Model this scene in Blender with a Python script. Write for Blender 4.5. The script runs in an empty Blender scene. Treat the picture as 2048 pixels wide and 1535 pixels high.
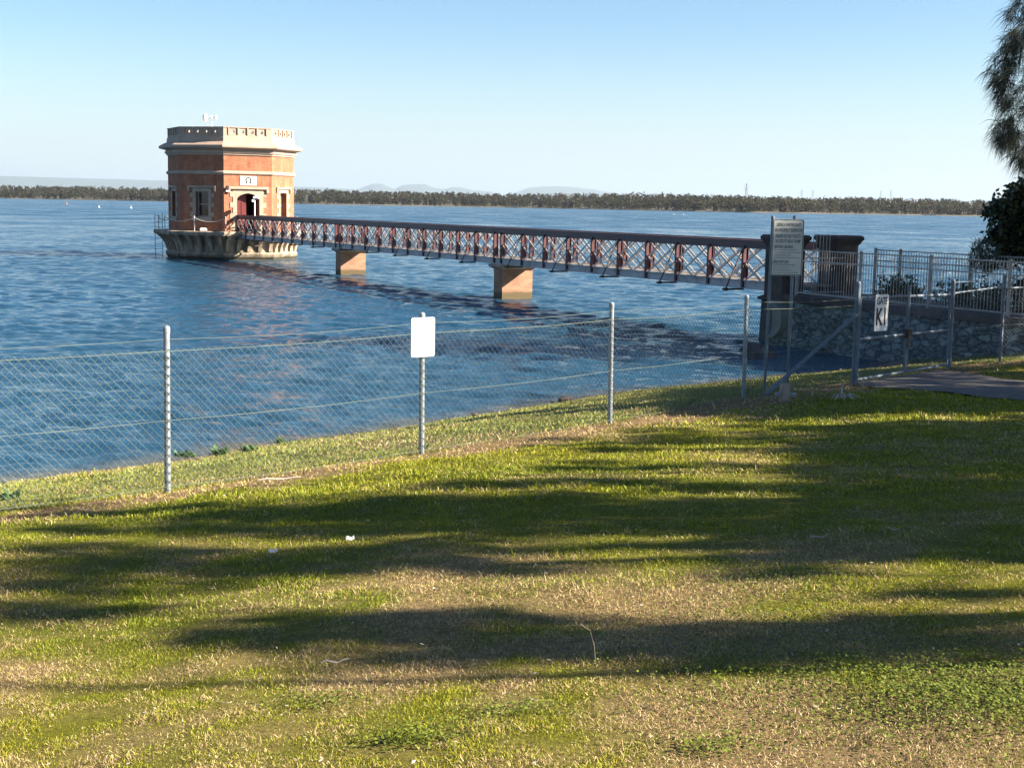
import bpy, math, random
import numpy as np
from mathutils import Vector, Matrix
random.seed(7); rng = np.random.default_rng(7)
R = math.radians
scene = bpy.context.scene
COL = scene.collection
CAMZ = 4.25; F = 2800.0
PITCH = math.atan((767.5-411)/F); ROLL = 0.0175

# ------------------------------------------------------------------ camera
fwd = Vector((0, math.cos(PITCH), -math.sin(PITCH)))
r0 = Vector((1, 0, 0)); u0 = r0.cross(fwd)
rt = r0*math.cos(ROLL)+u0*math.sin(ROLL); up = -r0*math.sin(ROLL)+u0*math.cos(ROLL)
cd = bpy.data.cameras.new("camera"); cam = bpy.data.objects.new("camera", cd); COL.objects.link(cam)
cd.sensor_width = 36; cd.lens = F/2048*36; cd.clip_start = .1; cd.clip_end = 60000
M = Matrix.Identity(4)
for i in range(3):
    M[i][0] = rt[i]; M[i][1] = up[i]; M[i][2] = -fwd[i]
M[2][3] = CAMZ
cam.matrix_world = M
scene.camera = cam
def ray(px, py): return fwd+rt*((px-1024)/F)-up*((py-767.5)/F)
def at(px, py, D):
    d = ray(px, py); return Vector((0, 0, CAMZ))+d*(D/d.y)
def onz(px, py, z):
    d = ray(px, py); return Vector((0, 0, CAMZ))+d*((z-CAMZ)/d.z)

# ------------------------------------------------------------------ sun
SAZ, SEL = R(-8), R(28)
SUN = Vector((math.cos(SAZ)*math.cos(SEL), math.sin(SAZ)*math.cos(SEL), math.sin(SEL)))

# ------------------------------------------------------------------ noise
_T = np.random.default_rng(3).random((8, 256, 256))
def vn(x, y, s=1.0, k=0):
    x = np.asarray(x, float)*s+17.3*k; y = np.asarray(y, float)*s+9.1*k
    xi = np.floor(x).astype(int); yi = np.floor(y).astype(int); fx = x-xi; fy = y-yi
    fx = fx*fx*(3-2*fx); fy = fy*fy*(3-2*fy); T = _T[k % 8]
    a = T[xi & 255, yi & 255]; b = T[(xi+1) & 255, yi & 255]; c = T[xi & 255, (yi+1) & 255]; d = T[(xi+1) & 255, (yi+1) & 255]
    return (a*(1-fx)+b*fx)*(1-fy)+(c*(1-fx)+d*fx)*fy
def fbm(x, y, s=1.0, k=0, o=3):
    t = 0; a = .5; n = 0
    for i in range(o):
        t = t+a*vn(x, y, s, k+i); n += a; a *= .5; s *= 2.1
    return t/n
def sstep(a, b, x):
    t = np.clip((x-a)/(b-a), 0, 1); return t*t*(3-2*t)

# ------------------------------------------------------------------ materials
def new_mat(name):
    m = bpy.data.materials.new(name); m.use_nodes = True
    nt = m.node_tree; b = nt.nodes["Principled BSDF"]; return m, nt, b
def N(nt, t, **kw):
    n = nt.nodes.new(t)
    for k, v in kw.items():
        if k in n.inputs: n.inputs[k].default_value = v
        else: setattr(n, k, v)
    return n
def c4(c): return (c[0], c[1], c[2], 1)
def ramp(nt, fac, stops):
    n = nt.nodes.new("ShaderNodeValToRGB"); e = n.color_ramp.elements
    while len(e) < len(stops): e.new(.5)
    for i, (p, c) in enumerate(stops):
        e[i].position = p; e[i].color = c4(c)
    nt.links.new(fac, n.inputs[0]); return n.outputs[0]
def mat(name, c, rough=.7, c2=None, scale=3, spec=.4, metal=0, bump=0, bscale=None, stain=None, detail=6, squash=None):
    m, nt, b = new_mat(name); L = nt.links.new
    tc = nt.nodes.new("ShaderNodeTexCoord"); vec = tc.outputs["Object"]
    if squash:
        mp = N(nt, "ShaderNodeMapping"); mp.inputs["Scale"].default_value = squash; L(vec, mp.inputs[0]); vec = mp.outputs[0]
    nz = N(nt, "ShaderNodeTexNoise", Scale=scale, Detail=detail, Roughness=.6); L(vec, nz.inputs["Vector"])
    c2 = c2 or tuple(x*.72 for x in c)
    st = [(.32, c2), (.62, c)]
    if stain: st = [(.28, stain), (.42, c2), (.65, c)]
    L(ramp(nt, nz.outputs[0], st), b.inputs["Base Color"])
    b.inputs["Roughness"].default_value = rough; b.inputs["Metallic"].default_value = metal
    b.inputs["Specular IOR Level"].default_value = spec
    if bump:
        n2 = N(nt, "ShaderNodeTexNoise", Scale=bscale or scale*4, Detail=5); L(tc.outputs["Object"], n2.inputs["Vector"])
        bp = N(nt, "ShaderNodeBump", Strength=bump, Distance=.03); L(n2.outputs[0], bp.inputs["Height"]); L(bp.outputs[0], b.inputs["Normal"])
    return m
def brick_mat(name, ca, cb, mortar, bw=.24, bh=.085, dirt=None, var=False):
    m, nt, b = new_mat(name); L = nt.links.new
    tc = nt.nodes.new("ShaderNodeTexCoord")
    br = N(nt, "ShaderNodeTexBrick"); br.inputs["Scale"].default_value = 1
    br.inputs["Color1"].default_value = c4(ca); br.inputs["Color2"].default_value = c4(cb); br.inputs["Mortar"].default_value = c4(mortar)
    br.inputs["Brick Width"].default_value = bw; br.inputs["Row Height"].default_value = bh; br.inputs["Mortar Size"].default_value = .006
    L(tc.outputs["UV"], br.inputs["Vector"])
    nz = N(nt, "ShaderNodeTexNoise", Scale=1.1, Detail=8, Roughness=.65); L(tc.outputs["Object"], nz.inputs["Vector"])
    f = ramp(nt, nz.outputs[0], [(.3, (.55, .55, .55)), (.6, (1.06, 1.05, 1.02))])
    mx = N(nt, "ShaderNodeMix", data_type='RGBA', blend_type='MULTIPLY'); mx.inputs[0].default_value = .75
    L(br.outputs["Color"], mx.inputs[6]); L(f, mx.inputs[7]); out = mx.outputs[2]
    if var:    # run-off streaks and pale patches
        mp = N(nt, "ShaderNodeMapping"); mp.inputs["Scale"].default_value = (2.4, 2.4, .22); L(tc.outputs["Object"], mp.inputs[0])
        n3 = N(nt, "ShaderNodeTexNoise", Scale=1.3, Detail=7, Roughness=.7); L(mp.outputs[0], n3.inputs["Vector"])
        f3 = ramp(nt, n3.outputs[0], [(.34, (.62, .60, .60)), (.55, (1, 1, 1)), (.75, (1.18, 1.22, 1.25))])
        m3 = N(nt, "ShaderNodeMix", data_type='RGBA', blend_type='MULTIPLY'); m3.inputs[0].default_value = .8; L(out, m3.inputs[6]); L(f3, m3.inputs[7]); out = m3.outputs[2]
    if dirt:   # wet / algae band just over the waterline
        sx = N(nt, "ShaderNodeSeparateXYZ"); L(tc.outputs["UV"], sx.inputs[0])
        ad = N(nt, "ShaderNodeMath", operation='MULTIPLY_ADD'); L(nz.outputs[0], ad.inputs[0]); ad.inputs[1].default_value = -.5; L(sx.outputs[1], ad.inputs[2])
        rr = ramp(nt, ad.outputs[0], [(.0, (0, 0, 0)), (.14, (1, 1, 1))])
        m2 = N(nt, "ShaderNodeMix", data_type='RGBA'); L(rr, m2.inputs[0]); m2.inputs[6].default_value = c4(dirt); L(out, m2.inputs[7]); out = m2.outputs[2]
    L(out, b.inputs["Base Color"]); b.inputs["Roughness"].default_value = .85; b.inputs["Specular IOR Level"].default_value = .25
    bp = N(nt, "ShaderNodeBump", Strength=.4, Distance=.02); L(br.outputs["Fac"], bp.inputs["Height"]); bp.invert = True; L(bp.outputs[0], b.inputs["Normal"])
    return m
def attr_mat(name, attr="tint", rough=.6, spec=.2, transl=.25, var=0):
    m, nt, b = new_mat(name); L = nt.links.new
    a = N(nt, "ShaderNodeAttribute", attribute_name=attr); out = a.outputs["Color"]
    L(out, b.inputs["Base Color"]); b.inputs["Roughness"].default_value = rough; b.inputs["Specular IOR Level"].default_value = spec
    if transl:
        t = N(nt, "ShaderNodeBsdfTranslucent"); L(out, t.inputs["Color"])
        mx = N(nt, "ShaderNodeMixShader"); mx.inputs[0].default_value = transl
        L(b.outputs[0], mx.inputs[1]); L(t.outputs[0], mx.inputs[2]); L(mx.outputs[0], nt.nodes["Material Output"].inputs[0])
    return m

BRICK = brick_mat("orange_brick", (.40, .15, .078), (.31, .108, .058), (.33, .21, .15), var=True)
PIERB = brick_mat("pier_brick", (.36, .20, .13), (.29, .155, .10), (.31, .22, .16), bw=.45, bh=.15, dirt=(.10, .075, .04))
STONE = mat("sandstone", (.37, .285, .215), .85, (.29, .225, .17), 1.6, bump=.3, stain=(.34, .27, .21))
STONEP = mat("pale_painted_stone", (.375, .28, .215), .8, (.29, .215, .165), 1.2, bump=.15, squash=(1, 1, .4))
WEATHER = mat("weathered_stone", (.42, .335, .245), .9, (.21, .165, .12), 1.3, bump=.4, stain=(.08, .07, .05), squash=(1.4, 1.4, .35))
def tidal(m_, z0, z1, c):
    nt = m_.node_tree; L = nt.links.new; b = nt.nodes["Principled BSDF"]; src = b.inputs["Base Color"].links[0].from_socket
    tc = N(nt, "ShaderNodeTexCoord"); sx = N(nt, "ShaderNodeSeparateXYZ"); L(tc.outputs["Object"], sx.inputs[0]); nz = N(nt, "ShaderNodeTexNoise", Scale=2.2, Detail=5); L(tc.outputs["Object"], nz.inputs["Vector"])
    ad = N(nt, "ShaderNodeMath", operation='MULTIPLY_ADD'); L(nz.outputs[0], ad.inputs[0]); ad.inputs[1].default_value = -.5; L(sx.outputs[2], ad.inputs[2])
    mr = N(nt, "ShaderNodeMapRange"); L(ad.outputs[0], mr.inputs[0]); mr.inputs[1].default_value = z0; mr.inputs[2].default_value = z1
    mx = N(nt, "ShaderNodeMix", data_type='RGBA'); L(mr.outputs[0], mx.inputs[0]); mx.inputs[6].default_value = c4(c); L(src, mx.inputs[7]); L(mx.outputs[2], b.inputs["Base Color"])
tidal(WEATHER, -.12, .28, (.045, .04, .025))
DARKST = mat("lichened_stone", (.085, .066, .056), .9, (.045, .037, .034), 2.2, bump=.5, stain=(.05, .045, .04), squash=(1, 1, .5))
PLAQ = mat("white_plaque_paint", (.75, .73, .68), .6, (.68, .66, .6), 2)
BLACK = mat("black_paint", (.025, .025, .03), .5)
LETTER = mat("sign_lettering", (.035, .035, .04), .6)
REDDOOR = mat("maroon_door_paint", (.12, .016, .015), .5, (.09, .013, .013), 2, squash=(4, 4, .5))
MAROON = mat("maroon_bridge_paint", (.095, .024, .026), .5, (.05, .016, .02), 3, stain=(.03, .014, .014))
MAROOND = mat("dark_purple_rail_paint", (.062, .024, .034), .45, (.045, .02, .028), 2, squash=(.5, .5, 3))
CREAM = mat("cream_lattice_paint", (.58, .54, .50), .6, (.46, .43, .39), 2, stain=(.26, .2, .16))
GREYP = mat("grey_bottom_chord_paint", (.44, .43, .43), .6, (.34, .33, .33), 1.5, stain=(.18, .14, .12))
TIMBER = mat("deck_timber", (.24, .2, .16), .85, (.15, .125, .1), 4)
GALV = mat("galvanised_steel", (.29, .32, .35), .5, (.21, .235, .26), 14, metal=.3, stain=(.17, .165, .16))
GALVD = mat("dull_gate_steel", (.13, .165, .21), .55, (.09, .115, .145), 6, metal=.1)
WIRE = mat("green_coated_wire", (.13, .17, .15), .5, (.09, .12, .105), 4)
STRAND = mat("yellowed_strand_wire", (.14, .165, .12), .5, (.10, .12, .09), 2)
PICKET = mat("pale_picket_paint", (.37, .335, .30), .55, (.28, .25, .225), 3, stain=(.26, .18, .13))
WHITE = mat("white_enamel", (.80, .80, .79), .4, (.76, .76, .75), 3)
SIGNW = mat("sign_face", (.62, .63, .60), .5, (.54, .55, .52), 2)
BOARDG = mat("grey_notice_face", (.48, .495, .475), .5, (.42, .435, .42), 2)
GLASS = mat("dark_window_glass", (.02, .028, .03), .08, spec=.6)
BLIND = mat("brown_blind", (.34, .16, .09), .7)
SASH = mat("sash_paint", (.34, .33, .3), .6)
OLDWOOD = mat("grey_weathered_timber", (.33, .27, .22), .9, (.2, .16, .13), 8, squash=(6, 6, .6))
BARK = mat("grey_bark", (.15, .125, .1), .95, (.07, .06, .05), 3, bump=.6, squash=(4, 4, .6))
DRYLEAF = mat("dry_frond", (.42, .37, .32), .8, (.3, .25, .21), 6)
LITTER = mat("white_litter", (.75, .74, .7), .6)
BUOYO = mat("orange_buoy_plastic", (.7, .2, .06), .4)
PYLON = mat("pylon_steel", (.2, .2, .2), .5)
RUST = mat("rusty_iron", (.07, .045, .035), .8, (.035, .025, .02), 5)

# ------------------------------------------------------------------ objects helpers
def wloc(o):
    v = Vector((0, 0, 0))
    while o is not None: v += o.location; o = o.parent
    return v
def tag(o, label=None, cat=None, group=None, kind=None):
    if label: o["label"] = label
    if cat: o["category"] = cat
    if group: o["group"] = group
    if kind: o["kind"] = kind
    return o
def thing(name, loc, label, cat, group=None):
    o = bpy.data.objects.new(name, None); COL.objects.link(o); o.location = loc; o.empty_display_size = .3
    return tag(o, label, cat, group)
def link_mesh(name, me, m, parent=None, org=None):
    me.materials.append(m)
    o = bpy.data.objects.new(name, me); COL.objects.link(o)
    if parent is not None: o.parent = parent
    elif org is not None: o.location = org
    return o
def fast_mesh(name, V, Fc, cols=None, smooth=False, attr="tint"):
    V = np.asarray(V, np.float32); Fc = np.asarray(Fc, np.int32); k = Fc.shape[1]
    me = bpy.data.meshes.new(name)
    me.vertices.add(len(V)); me.vertices.foreach_set("co", V.ravel())
    me.loops.add(Fc.size); me.loops.foreach_set("vertex_index", Fc.ravel())
    me.polygons.add(len(Fc)); me.polygons.foreach_set("loop_start", np.arange(0, Fc.size, k, dtype=np.int32))
    if cols is not None:
        a = me.attributes.new(attr, 'FLOAT_COLOR', 'POINT')
        c = np.ones((len(V), 4), np.float32); c[:, :3] = cols; a.data.foreach_set("color", c.ravel())
    me.update(calc_edges=True)
    if smooth: me.polygons.foreach_set("use_smooth", np.ones(len(Fc), bool))
    return me
class MB:
    def __init__(s): s.v = []; s.f = []
    def add(s, vs, fs):
        b = len(s.v); s.v += [Vector(p) for p in vs]; s.f += [tuple(b+i for i in f) for f in fs]; return s
    def hexa(s, p):     # 4 bottom ccw, 4 top ccw
        return s.add(p, [(3, 2, 1, 0), (4, 5, 6, 7), (0, 1, 5, 4), (1, 2, 6, 5), (2, 3, 7, 6), (3, 0, 4, 7)])
    def box(s, c, ax, ay, az, sx, sy, sz):
        c = Vector(c); a = Vector(ax)*sx/2; b = Vector(ay)*sy/2; d = Vector(az)*sz/2
        return s.hexa([c-a-b-d, c+a-b-d, c+a+b-d, c-a+b-d, c-a-b+d, c+a-b+d, c+a+b+d, c-a+b+d])
    def zbox(s, c, sx, sy, sz): return s.box(c, (1, 0, 0), (0, 1, 0), (0, 0, 1), sx, sy, sz)
    def beam(s, p, q, w, h, upv=(0, 0, 1)):
        p = Vector(p); q = Vector(q); d = (q-p); L = d.length; d.normalize()
        side = d.cross(Vector(upv))
        if side.length < 1e-4: side = Vector((1, 0, 0))
        side.normalize(); u = side.cross(d)
        return s.box((p+q)/2, d, side, u, L, w, h)
    def tube(s, pts, r, n=8, cap=True):
        pts = [Vector(p) for p in pts]; rs = r if isinstance(r, (list, tuple)) else [r]*len(pts)
        b = len(s.v); ref = None
        for i, p in enumerate(pts):
            d = (pts[min(i+1, len(pts)-1)]-pts[max(i-1, 0)]).normalized()
            if ref is None: ref = Vector((0, 0, 1)) if abs(d.z) < .9 else Vector((1, 0, 0))
            a = d.cross(ref); a.normalize(); e = a.cross(d); ref = e.cross(a)*0+e if False else ref
            for k in range(n):
                t = 2*math.pi*k/n; s.v.append(p+(a*math.cos(t)+e*math.sin(t))*rs[i])
        for i in range(len(pts)-1):
            for k in range(n):
                k2 = (k+1) % n; s.f.append((b+i*n+k, b+i*n+k2, b+(i+1)*n+k2, b+(i+1)*n+k))
        if cap:
            s.f.append(tuple(b+k for k in range(n))[::-1]); s.f.append(tuple(b+(len(pts)-1)*n+k for k in range(n)))
        return s
    def prism(s, poly, fn, o0, o1):   # polygon in (a,z), extruded between depths o0 and o1 by fn(a,z,o)
        n = len(poly)
        vs = [fn(a, z, o1) for a, z in poly]+[fn(a, z, o0) for a, z in poly]
        fs = [tuple(range(n)), tuple(range(2*n-1, n-1, -1))]+[(i, n+i, n+(i+1) % n, (i+1) % n) for i in range(n)]
        return s.add(vs, fs)
    def build(s, name, m, parent=None, org=None, smooth=False):
        L = wloc(parent) if parent is not None else (Vector(org) if org is not None else Vector((0, 0, 0)))
        me = bpy.data.meshes.new(name); me.from_pydata([p-L for p in s.v], [], s.f); me.update()
        uv = me.uv_layers.new(name="UVMap")
        for pl in me.polygons:
            n = pl.normal
            if abs(n.z) < .75:
                t = Vector((-n.y, n.x, 0)).normalized()
            for li in pl.loop_indices:
                p = me.vertices[me.loops[li].vertex_index].co+L
                uv.data[li].uv = (p.dot(t), p.z) if abs(n.z) < .75 else (p.x, p.y)
            if smooth: pl.use_smooth = True
        return link_mesh(name, me, m, parent, L if parent is None else None)
def text_into(mb, s, size, org, ax, ay, align='CENTER', sx=1.0, bold=0.0, fit=None):
    cu = bpy.data.curves.new("t", 'FONT'); cu.body = s; cu.size = size; cu.align_x = align; cu.align_y = 'CENTER'; cu.offset = bold
    o = bpy.data.objects.new("t", cu); COL.objects.link(o)
    bpy.context.view_layer.update()
    me = bpy.data.meshes.new_from_object(o.evaluated_get(bpy.context.evaluated_depsgraph_get()))
    if fit: xx = [v.co.x for v in me.vertices]; sx = fit/(max(xx)-min(xx))
    vs = [Vector(org)+Vector(ax)*(v.co.x*sx)+Vector(ay)*v.co.y for v in me.vertices]
    mb.add(vs, [tuple(p.vertices) for p in me.polygons])
    bpy.data.objects.remove(o); bpy.data.curves.remove(cu); bpy.data.meshes.remove(me)

# ------------------------------------------------------------------ terrain
FENCE_PX = [(335, 985, 13.3), (843, 910, 15.5), (1220, 848, 18.15), (1487, 800, 21.0), (1707, 768, 24.2)]
FB = [at(*p) for p in FENCE_PX]
G2 = at(1897, 735, 28.5); G3 = at(2000, 720, 29.5)
SH = [(0, 965), (170, 945), (335, 925), (512, 890), (700, 872), (800, 853), (950, 833), (1130, 801), (1240, 786), (1390, 775), (1540, 757), (1600, 753), (1700, 748), (1790, 743)]
SHP = [onz(a, b, 0) for a, b in SH]
ctl = [(p.x, p.y, p.z) for p in FB]+[(G2.x, G2.y, G2.z), (G3.x, G3.y, G3.z)]+[(p.x, p.y, 0.0) for p in SHP]
for p in SHP[:-1]: ctl.append((p.x-1.2, p.y+4.5, -.75))
ctl += [(0, 0, 2.65), (-5, 0, 2.35), (6, 0, 3.0), (0, 6, 2.21), (-3, 6, 2.03), (4, 6, 2.45), (0, 12, 1.83), (5, 12, 2.0), (9, 18, 1.62), (-6.2, 10.8, 1.5),
        (-12, 16, 0), (-20, 9, 0), (-15, 20, -.8), (-24, 14, -.9), (0, 60, -2.5), (-30, 60, -3), (-12, 8, 1.5), (-20, 0, 1.8),
        (11.2, 38.8, .22), (12.6, 36.4, .6), (14, 33, 1.1), (20, 46, 0), (30, 50, 0), (22, 52, -1), (14.5, 46, -1), (12, 50, -1.5), (18, 40, 1.5), (25, 40, 1.9), (16, 38, 1.3),
        (20, 10, 2.6), (20, 25, 1.9), (40, 20, 2.6), (40, 40, 2.2), (0, -15, 3.1), (30, -10, 3.2), (-25, -10, 2.4), (9.5, 25.5, 1.2), (8, 21, 1.45)]
C = np.array(ctl); nC = len(C)
def _phi(r2): return np.where(r2 > 0, r2*np.log(r2+1e-12), 0)
A = np.zeros((nC+3, nC+3)); d2 = ((C[:, None, :2]-C[None, :, :2])**2).sum(-1)
A[:nC, :nC] = _phi(d2)+np.eye(nC)*2.0; A[:nC, nC] = 1; A[:nC, nC+1:] = C[:, :2]; A[nC, :nC] = 1; A[nC+1:, :nC] = C[:, :2].T
Wt = np.linalg.solve(A, np.concatenate([C[:, 2], [0, 0, 0]]))
def hz(x, y):
    x = np.asarray(x, float); y = np.asarray(y, float); sh = x.shape; x = x.ravel(); y = y.ravel()
    out = np.empty(len(x))
    for i in range(0, len(x), 40000):
        xx = np.clip(x[i:i+40000], -45, 50); yy = np.clip(y[i:i+40000], -25, 62)
        r2 = (xx[:, None]-C[None, :, 0])**2+(yy[:, None]-C[None, :, 1])**2
        out[i:i+40000] = _phi(r2)@Wt[:nC]+Wt[nC]+Wt[nC+1]*xx+Wt[nC+2]*yy
    return np.clip(out, -3.2, 4.5).reshape(sh)
def gz(x, y): return float(hz(np.array([x]), np.array([y]))[0])
def ground_hit(px, py):
    d = ray(px, py); t = 2.0; o = Vector((0, 0, CAMZ))
    for i in range(600):
        p = o+d*t
        if p.z <= gz(p.x, p.y): break
        t += .12 if t > 10 else .06
    return o+d*t
# distance (signed, + on the lawn side) from the fence line
FLINE = [Vector((FB[0].x-2.26*2, FB[0].y-2.2*2, 0)), *FB, G2, G3, Vector((14, 30.6, 0)), Vector((20, 31, 0))]
def fence_dist(x, y):
    x = np.asarray(x, float); y = np.asarray(y, float); best = np.full(x.shape, 1e9); sg = np.ones(x.shape)
    for a, b in zip(FLINE[:-1], FLINE[1:]):
        dx, dy = b.x-a.x, b.y-a.y; t = np.clip(((x-a.x)*dx+(y-a.y)*dy)/(dx*dx+dy*dy), 0, 1)
        d = np.hypot(x-a.x-t*dx, y-a.y-t*dy); s = np.where((dx*(y-a.y)-dy*(x-a.x)) < 0, 1, -1)
        sg = np.where(d < best, s, sg); best = np.minimum(best, d)
    return best*sg
def turf(x, y):
    """fraction green / straw / bare for a spot of lawn, from its own patchiness"""
    fd = fence_dist(x, y)
    patch = fbm(x, y, .55, 0, 4); fine = fbm(x, y, 2.6, 3, 3)
    straw = np.clip((fbm(x, y, .8, 1, 4)-.47)*4.2+(fine-.5)*1.6, 0, 1)
    near = sstep(10.5, 6.0, y)            # the thin dry sward on top of the bank
    straw = np.clip(straw*(.45+.75*near)+.06+.20*near+(vn(x, y, 7.0, 2)-.5)*(.35+.45*near)+(vn(x, y, 3.1, 6)-.5)*.4*near, 0, 1)
    strip = sstep(.85, .2, np.abs(fd-.30+(fine-.5)*1.0+(fbm(x, y, .6, 7, 2)-.5)*.7))
    straw = np.maximum(straw, strip*.95)
    return straw, patch, strip, fd
def turf_col(straw, patch, fd):
    g = np.stack([.118+.085*patch, .155+.05*patch, .012+.0*patch], -1)
    bank = (fd < -.3)[..., None]
    g = np.where(bank, np.stack([.12+.06*patch, .155+.04*patch, .04+0*patch], -1), g)
    s = np.array([.36, .265, .13])
    return g*(1-straw[..., None])+s*straw[..., None]

xs = np.concatenate([[-400, -200, -100, -60, -45], np.arange(-30, 26, .25), np.arange(26, 50, 1.5), [60, 100, 200, 400]])
ys = np.concatenate([[-400, -150, -60, -25], np.arange(-12, 0, 1.0), np.arange(0, 48, .25), np.arange(48, 64, 2.0)])
X, Y = np.meshgrid(xs, ys)
Z = hz(X, Y)
Z = Z+(fbm(X, Y, 1.4, 2, 3)-.5)*.07+(fbm(X, Y, .35, 5, 2)-.5)*.10*sstep(0, 1, Z)
st, pa, strip, fd = turf(X, Y)
col = turf_col(st, pa, fd)*.62
soil = np.array([.17, .115, .07]); col = col*(1-.75*strip[..., None])+soil*.75*strip[..., None]
mud = sstep(.24, .07, Z+(fbm(X, Y, 1.2, 4, 3)-.5)*.12)[..., None]
col = col*(1-mud)+np.array([.20, .155, .10])*mud
wet = sstep(.03, -.08, Z)[..., None]; col = col*(1-wet)+np.array([.06, .05, .03])*wet
V = np.stack([X, Y, Z], -1).reshape(-1, 3); nx, ny = len(xs), len(ys)
ii = np.arange(nx*ny).reshape(ny, nx)
Fc = np.stack([ii[:-1, :-1], ii[:-1, 1:], ii[1:, 1:], ii[1:, :-1]], -1).reshape(-1, 4)
m, nt, b = new_mat("turf_soil"); L = nt.links.new
a = N(nt, "ShaderNodeAttribute", attribute_name="tint"); tc = N(nt, "ShaderNodeTexCoord")
nz = N(nt, "ShaderNodeTexNoise", Scale=22, Detail=9, Roughness=.8); L(tc.outputs["Object"], nz.inputs["Vector"])
f = ramp(nt, nz.outputs[0], [(.3, (.45, .42, .38)), (.66, (1.35, 1.3, 1.25))])
mx = N(nt, "ShaderNodeMix", data_type='RGBA', blend_type='MULTIPLY'); mx.inputs[0].default_value = 1
L(a.outputs["Color"], mx.inputs[6]); L(f, mx.inputs[7]); L(mx.outputs[2], b.inputs["Base Color"])
b.inputs["Roughness"].default_value = .95; b.inputs["Specular IOR Level"].default_value = .1
bp = N(nt, "ShaderNodeBump", Strength=.9, Distance=.03); L(nz.outputs[0], bp.inputs["Height"]); L(bp.outputs[0], b.inputs["Normal"])
ground = link_mesh("ground", fast_mesh("ground", V, Fc, col.reshape(-1, 3), True), m); tag(ground, kind="structure")
def tz(x, y):   # height of the built ground
    x = np.asarray(x, float); y = np.asarray(y, float); z = hz(x, y)
    return z+(fbm(x, y, 1.4, 2, 3)-.5)*.07+(fbm(x, y, .35, 5, 2)-.5)*.10*sstep(0, 1, z)
def tz1(x, y): return float(tz(np.array([x]), np.array([y]))[0])

# ------------------------------------------------------------------ path
lo = [(1716, 772), (1790, 778), (1880, 787), (1960, 795), (2048, 801), (2200, 812)]
hi = [(1716, 766), (1790, 753), (1880, 741), (1960, 752), (2048, 766), (2200, 772)]
lo = [ground_hit(*p) for p in lo]; hi = [ground_hit(*p) for p in hi]
def lerp_poly(P, t):
    t = t*(len(P)-1); i = min(int(t), len(P)-2); return P[i].lerp(P[i+1], t-i)
pv = []; nu, nv = 60, 14
for i in range(nu+1):
    for j in range(nv+1):
        q = lerp_poly(lo, i/nu).lerp(lerp_poly(hi, i/nu), j/nv); pv.append((q.x, q.y, tz1(q.x, q.y)+.025))
pf = [(i*(nv+1)+j, (i+1)*(nv+1)+j, (i+1)*(nv+1)+j+1, i*(nv+1)+j+1) for i in range(nu) for j in range(nv)]
PATHM = mat("path_gravel_seal", (.115, .10, .088), .9, (.075, .066, .058), 9, bump=.5, bscale=60)
pth = link_mesh("path", fast_mesh("path", pv, pf, smooth=True), PATHM); tag(pth, kind="structure")
PATHPOLY = [(p.x, p.y) for p in lo]+[(p.x, p.y) for p in hi[::-1]]
def in_poly(x, y, P):
    c = np.zeros(x.shape, bool); n = len(P)
    for i in range(n):
        x1, y1 = P[i]; x2, y2 = P[(i+1) % n]
        k = ((y1 > y) != (y2 > y)) & (x < (x2-x1)*(y-y1)/((y2-y1) or 1e-9)+x1); c ^= k
    return c

# ------------------------------------------------------------------ water
tt = np.concatenate([[-3, -2, -1.4, -1, -.75, -.6], np.linspace(-.5, .5, 680), [.6, .75, 1, 1.4, 2, 3]])
yy = [9.0]
while yy[-1] < 330: yy.append(yy[-1]*1.0026)
while yy[-1] < 3400: yy.append(yy[-1]*1.05)
yy = np.array(yy)
Yw = np.repeat(yy[:, None], len(tt), 1); Xw = Yw*tt[None, :]
sp = np.maximum(Yw*.0033, Yw*.0018)
wr = np.random.default_rng(11); Zw = np.zeros_like(Yw)
gust = .6+.8*fbm(Xw, Yw*.5, .06, 1, 3)
for i in range(64):
    lam = .30*(14.0**(i/63.0)); th = wr.normal(0, .5)+.10
    kx, ky = math.sin(th)*2*math.pi/lam, math.cos(th)*2*math.pi/lam
    slope = .035 if lam < 1.5 else (.021 if lam < 2.6 else .008)
    ph = wr.random()*6.28+2.2*fbm(Xw, Yw, .09, i % 6, 2)*2
    w = np.sin(kx*Xw+ky*Yw+ph)
    Zw += slope*lam/6.283*w*sstep(1.7, 3.2, lam/sp)
Zw *= gust
hh = hz(Xw, Yw); hh = np.where(Yw > 62, -3, hh)
Zw *= np.clip(.6+sstep(.0, .5, -hh)*.4, 0, 1)
shal = sstep(-.22, .0, hh)*.8
wcol = np.array([.013, .053, .097])*(1-shal[..., None])+np.array([.085, .07, .04])*shal[..., None]
V = np.stack([Xw, Yw, Zw], -1).reshape(-1, 3); ii = np.arange(Xw.size).reshape(Xw.shape)
Fc = np.stack([ii[:-1, :-1], ii[:-1, 1:], ii[1:, 1:], ii[1:, :-1]], -1).reshape(-1, 4)
m, nt, b = new_mat("lake_water"); L = nt.links.new
a = N(nt, "ShaderNodeAttribute", attribute_name="tint"); L(a.outputs["Color"], b.inputs["Base Color"])
ar = N(nt, "ShaderNodeAttribute", attribute_name="chop"); tcg = N(nt, "ShaderNodeTexCoord"); mpg = N(nt, "ShaderNodeMapping"); mpg.inputs["Scale"].default_value = (.05, .028, 1); L(tcg.outputs["Object"], mpg.inputs[0])
ng = N(nt, "ShaderNodeTexNoise", Scale=1.0, Detail=9, Roughness=.72); L(mpg.outputs[0], ng.inputs["Vector"])
gm_ = N(nt, "ShaderNodeMath", operation='SUBTRACT'); L(ng.outputs[0], gm_.inputs[0]); gm_.inputs[1].default_value = .5
gx2 = N(nt, "ShaderNodeMath", operation='MULTIPLY_ADD'); L(gm_.outputs[0], gx2.inputs[0]); gx2.inputs[1].default_value = 1.1; L(ar.outputs["Fac"], gx2.inputs[2])
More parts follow.
